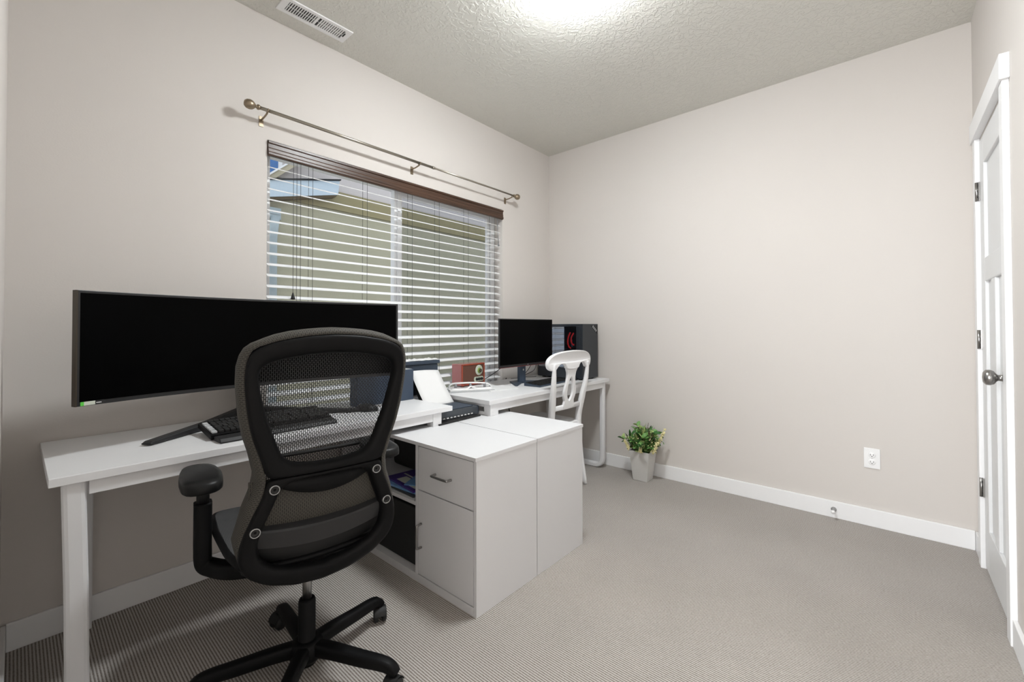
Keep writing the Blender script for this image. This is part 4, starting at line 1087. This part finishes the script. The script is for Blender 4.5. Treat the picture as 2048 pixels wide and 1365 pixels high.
# ------------------------------------------------------------------ outside
struct(boxpart('ground', M['ground'], None, -9, 7, WT, 12, -.6, -.5, bevel=0), 'gravel strip outside the window')
nh = thing('neighbour_house', 'beige stucco neighbouring house with eave shadow painted as an olive band seen through the blinds', 'house', (0, 0, 0))
NY = 3.0
b = B(); b.box(-1.42, 6.5, NY, NY+.1, -.5, 2.66); b.build('lower_wall', M['stucco'], nh)
b = B(); b.box(-1.42, 6.5, NY-.035, NY, 2.66, 2.90); b.build('eave_shadow_band', M['olive'], nh)  # eave shadow on the wall, built as a coloured strip
b = B()
b.prism([(-1.60, 2.605), (0, 4.045), (.4, 4.405), (6.5, 4.405), (6.5, 2.90), (-1.5, 2.60)], lambda u, v, t_: (u, t_, v), NY+.02, NY+.1); b.build('upper_wall', M['stuccol'], nh)
b = B()
b.prism([(-1.60, 2.605), (.4, 4.405), (.4, 4.480), (-1.60, 2.680)], lambda u, v, t_: (u, t_, v), NY-.09, NY+.12); b.build('rake_board', M['tantrim'], nh)
b = B()
b.prism([(-1.60, 2.680), (.4, 4.480), (.4, 4.505), (-1.60, 2.705)], lambda u, v, t_: (u, t_, v), NY-.11, NY+.12); b.build('rake_edge', M['vinyl'], nh)
b = B()
b.prism([(-1.46, 2.60), (-.60, 2.82), (-.58, 3.0), (-1.46, 2.79)], lambda u, v, t_: (u, t_, v), NY-.16, NY); b.build('eave_return', M['fascia'], nh)
b = B()
b.prism([(-1.46, 2.57), (-.62, 2.79), (-.60, 2.82), (-1.46, 2.60)], lambda u, v, t_: (u, t_, v), NY-.14, NY-.001); b.build('eave_shadow_strip', M['eaveshade'], nh)  # brown strip standing in for the shadow below the eave return
b = B()
b.prism([(-1.46, 2.792), (-.57, 3.005), (-.57, 3.02), (-1.46, 2.81)], lambda u, v, t_: (u, t_, v), NY-.18, NY); b.build('shingle_edge', M['dgrey'], nh)
b = B(); b.sweep(crom([(-1.34, NY-.09, 2.20), (-1.305, NY-.07, 2.42)][::-1], 2)+[Vector((-1.335, NY-.07, 2.15)), Vector((-1.335, NY-.07, -.3))], .07, .09, wdir=(0, 1, 0)); b.build('downspout', M['pipe'], nh)
b = B(); b.box(-1.42, -1.24, NY-.06, NY, 2.40, 2.53); b.box(-1.41, -1.25, NY-.07, NY-.06, 2.455, 2.47); b.build('wall_vent', M['pipe'], nh)
fh = thing('far_house', 'pale house with a large blue window beyond the neighbouring gable', 'house')
b = B(); b.box(-3.4, 4.0, 6.0, 6.1, -.5, 6.5); b.build('house_wall', M['stuccol'], fh)
b = B(); b.box(-1.35, -.075, 5.96, 6.0, 3.2, 5.2); wf = b.build('window_frame', M['vinyl'], fh)
b = B(); b.box(-1.29, -.15, 5.95, 5.96, 3.26, 5.1); b.build('window_glass', M['blueglass'], wf)

# ------------------------------------------------------------------ light
wd = bpy.data.worlds.new('World'); S.world = wd; wd.use_nodes = True; nt = wd.node_tree
bg = nt.nodes['Background']; bg.inputs['Color'].default_value = (.86, .93, 1.0, 1); bg.inputs['Strength'].default_value = 0.50
def light(name, kind, loc, energy, col=(1, 1, 1), rot=(0, 0, 0), **k):
    l = bpy.data.lights.new(name, kind); l.energy = energy; l.color = col
    for a, v in k.items(): setattr(l, a, v)
    o = bpy.data.objects.new(name, l); COL.objects.link(o); o.location = loc; o.rotation_euler = rot; return o
pl_ = light('daylight_portal', 'AREA', ((WX0+WX1)/2, WT+.02, (WZ0+WZ1)/2), 1, rot=(math.radians(-90), 0, 0), shape='RECTANGLE', size=1.78, size_y=1.5)
pl_.data.cycles.is_portal = True
light('hallway_fill', 'AREA', (-RW-2.05, -1.75, 1.25), 64, (.97, .985, 1.0), rot=(0, math.radians(-90), 0), shape='RECTANGLE', size=1.9, size_y=1.5)  # added fill light, unseen; the hallway has no window

# ------------------------------------------------------------------ camera (solved from the photograph)
cam = bpy.data.cameras.new('camera'); co = bpy.data.objects.new('camera', cam); COL.objects.link(co)
yaw, pitch, roll, fpx, cyo = 0.7166153439, 0.0133238467, -0.0014559221, 866.0261, 641.9100
fw_ = Vector((math.cos(yaw)*math.cos(pitch), math.sin(yaw)*math.cos(pitch), math.sin(pitch)))
r_ = Vector((math.sin(yaw), -math.cos(yaw), 0)); u_ = r_.cross(fw_)
r2 = r_*math.cos(roll)+u_*math.sin(roll); u2 = -r_*math.sin(roll)+u_*math.cos(roll)
mw = Matrix(((r2.x, u2.x, -fw_.x, -3.26205), (r2.y, u2.y, -fw_.y, -2.38261), (r2.z, u2.z, -fw_.z, 1.15533), (0, 0, 0, 1)))
co.matrix_world = mw
cam.sensor_width = 36; cam.lens = fpx/2048*36; cam.shift_y = -(682.5-cyo)/2048; cam.clip_start = .005
S.camera = co
S.view_settings.view_transform = 'Standard'; S.view_settings.look = 'None'; S.view_settings.gamma = 1; S.view_settings.use_curve_mapping = False
S.view_settings.exposure = 1.5
S.cycles.max_bounces = 10; S.cycles.diffuse_bounces = 6; S.cycles.transparent_max_bounces = 24
S.cycles.sample_clamp_indirect = 8
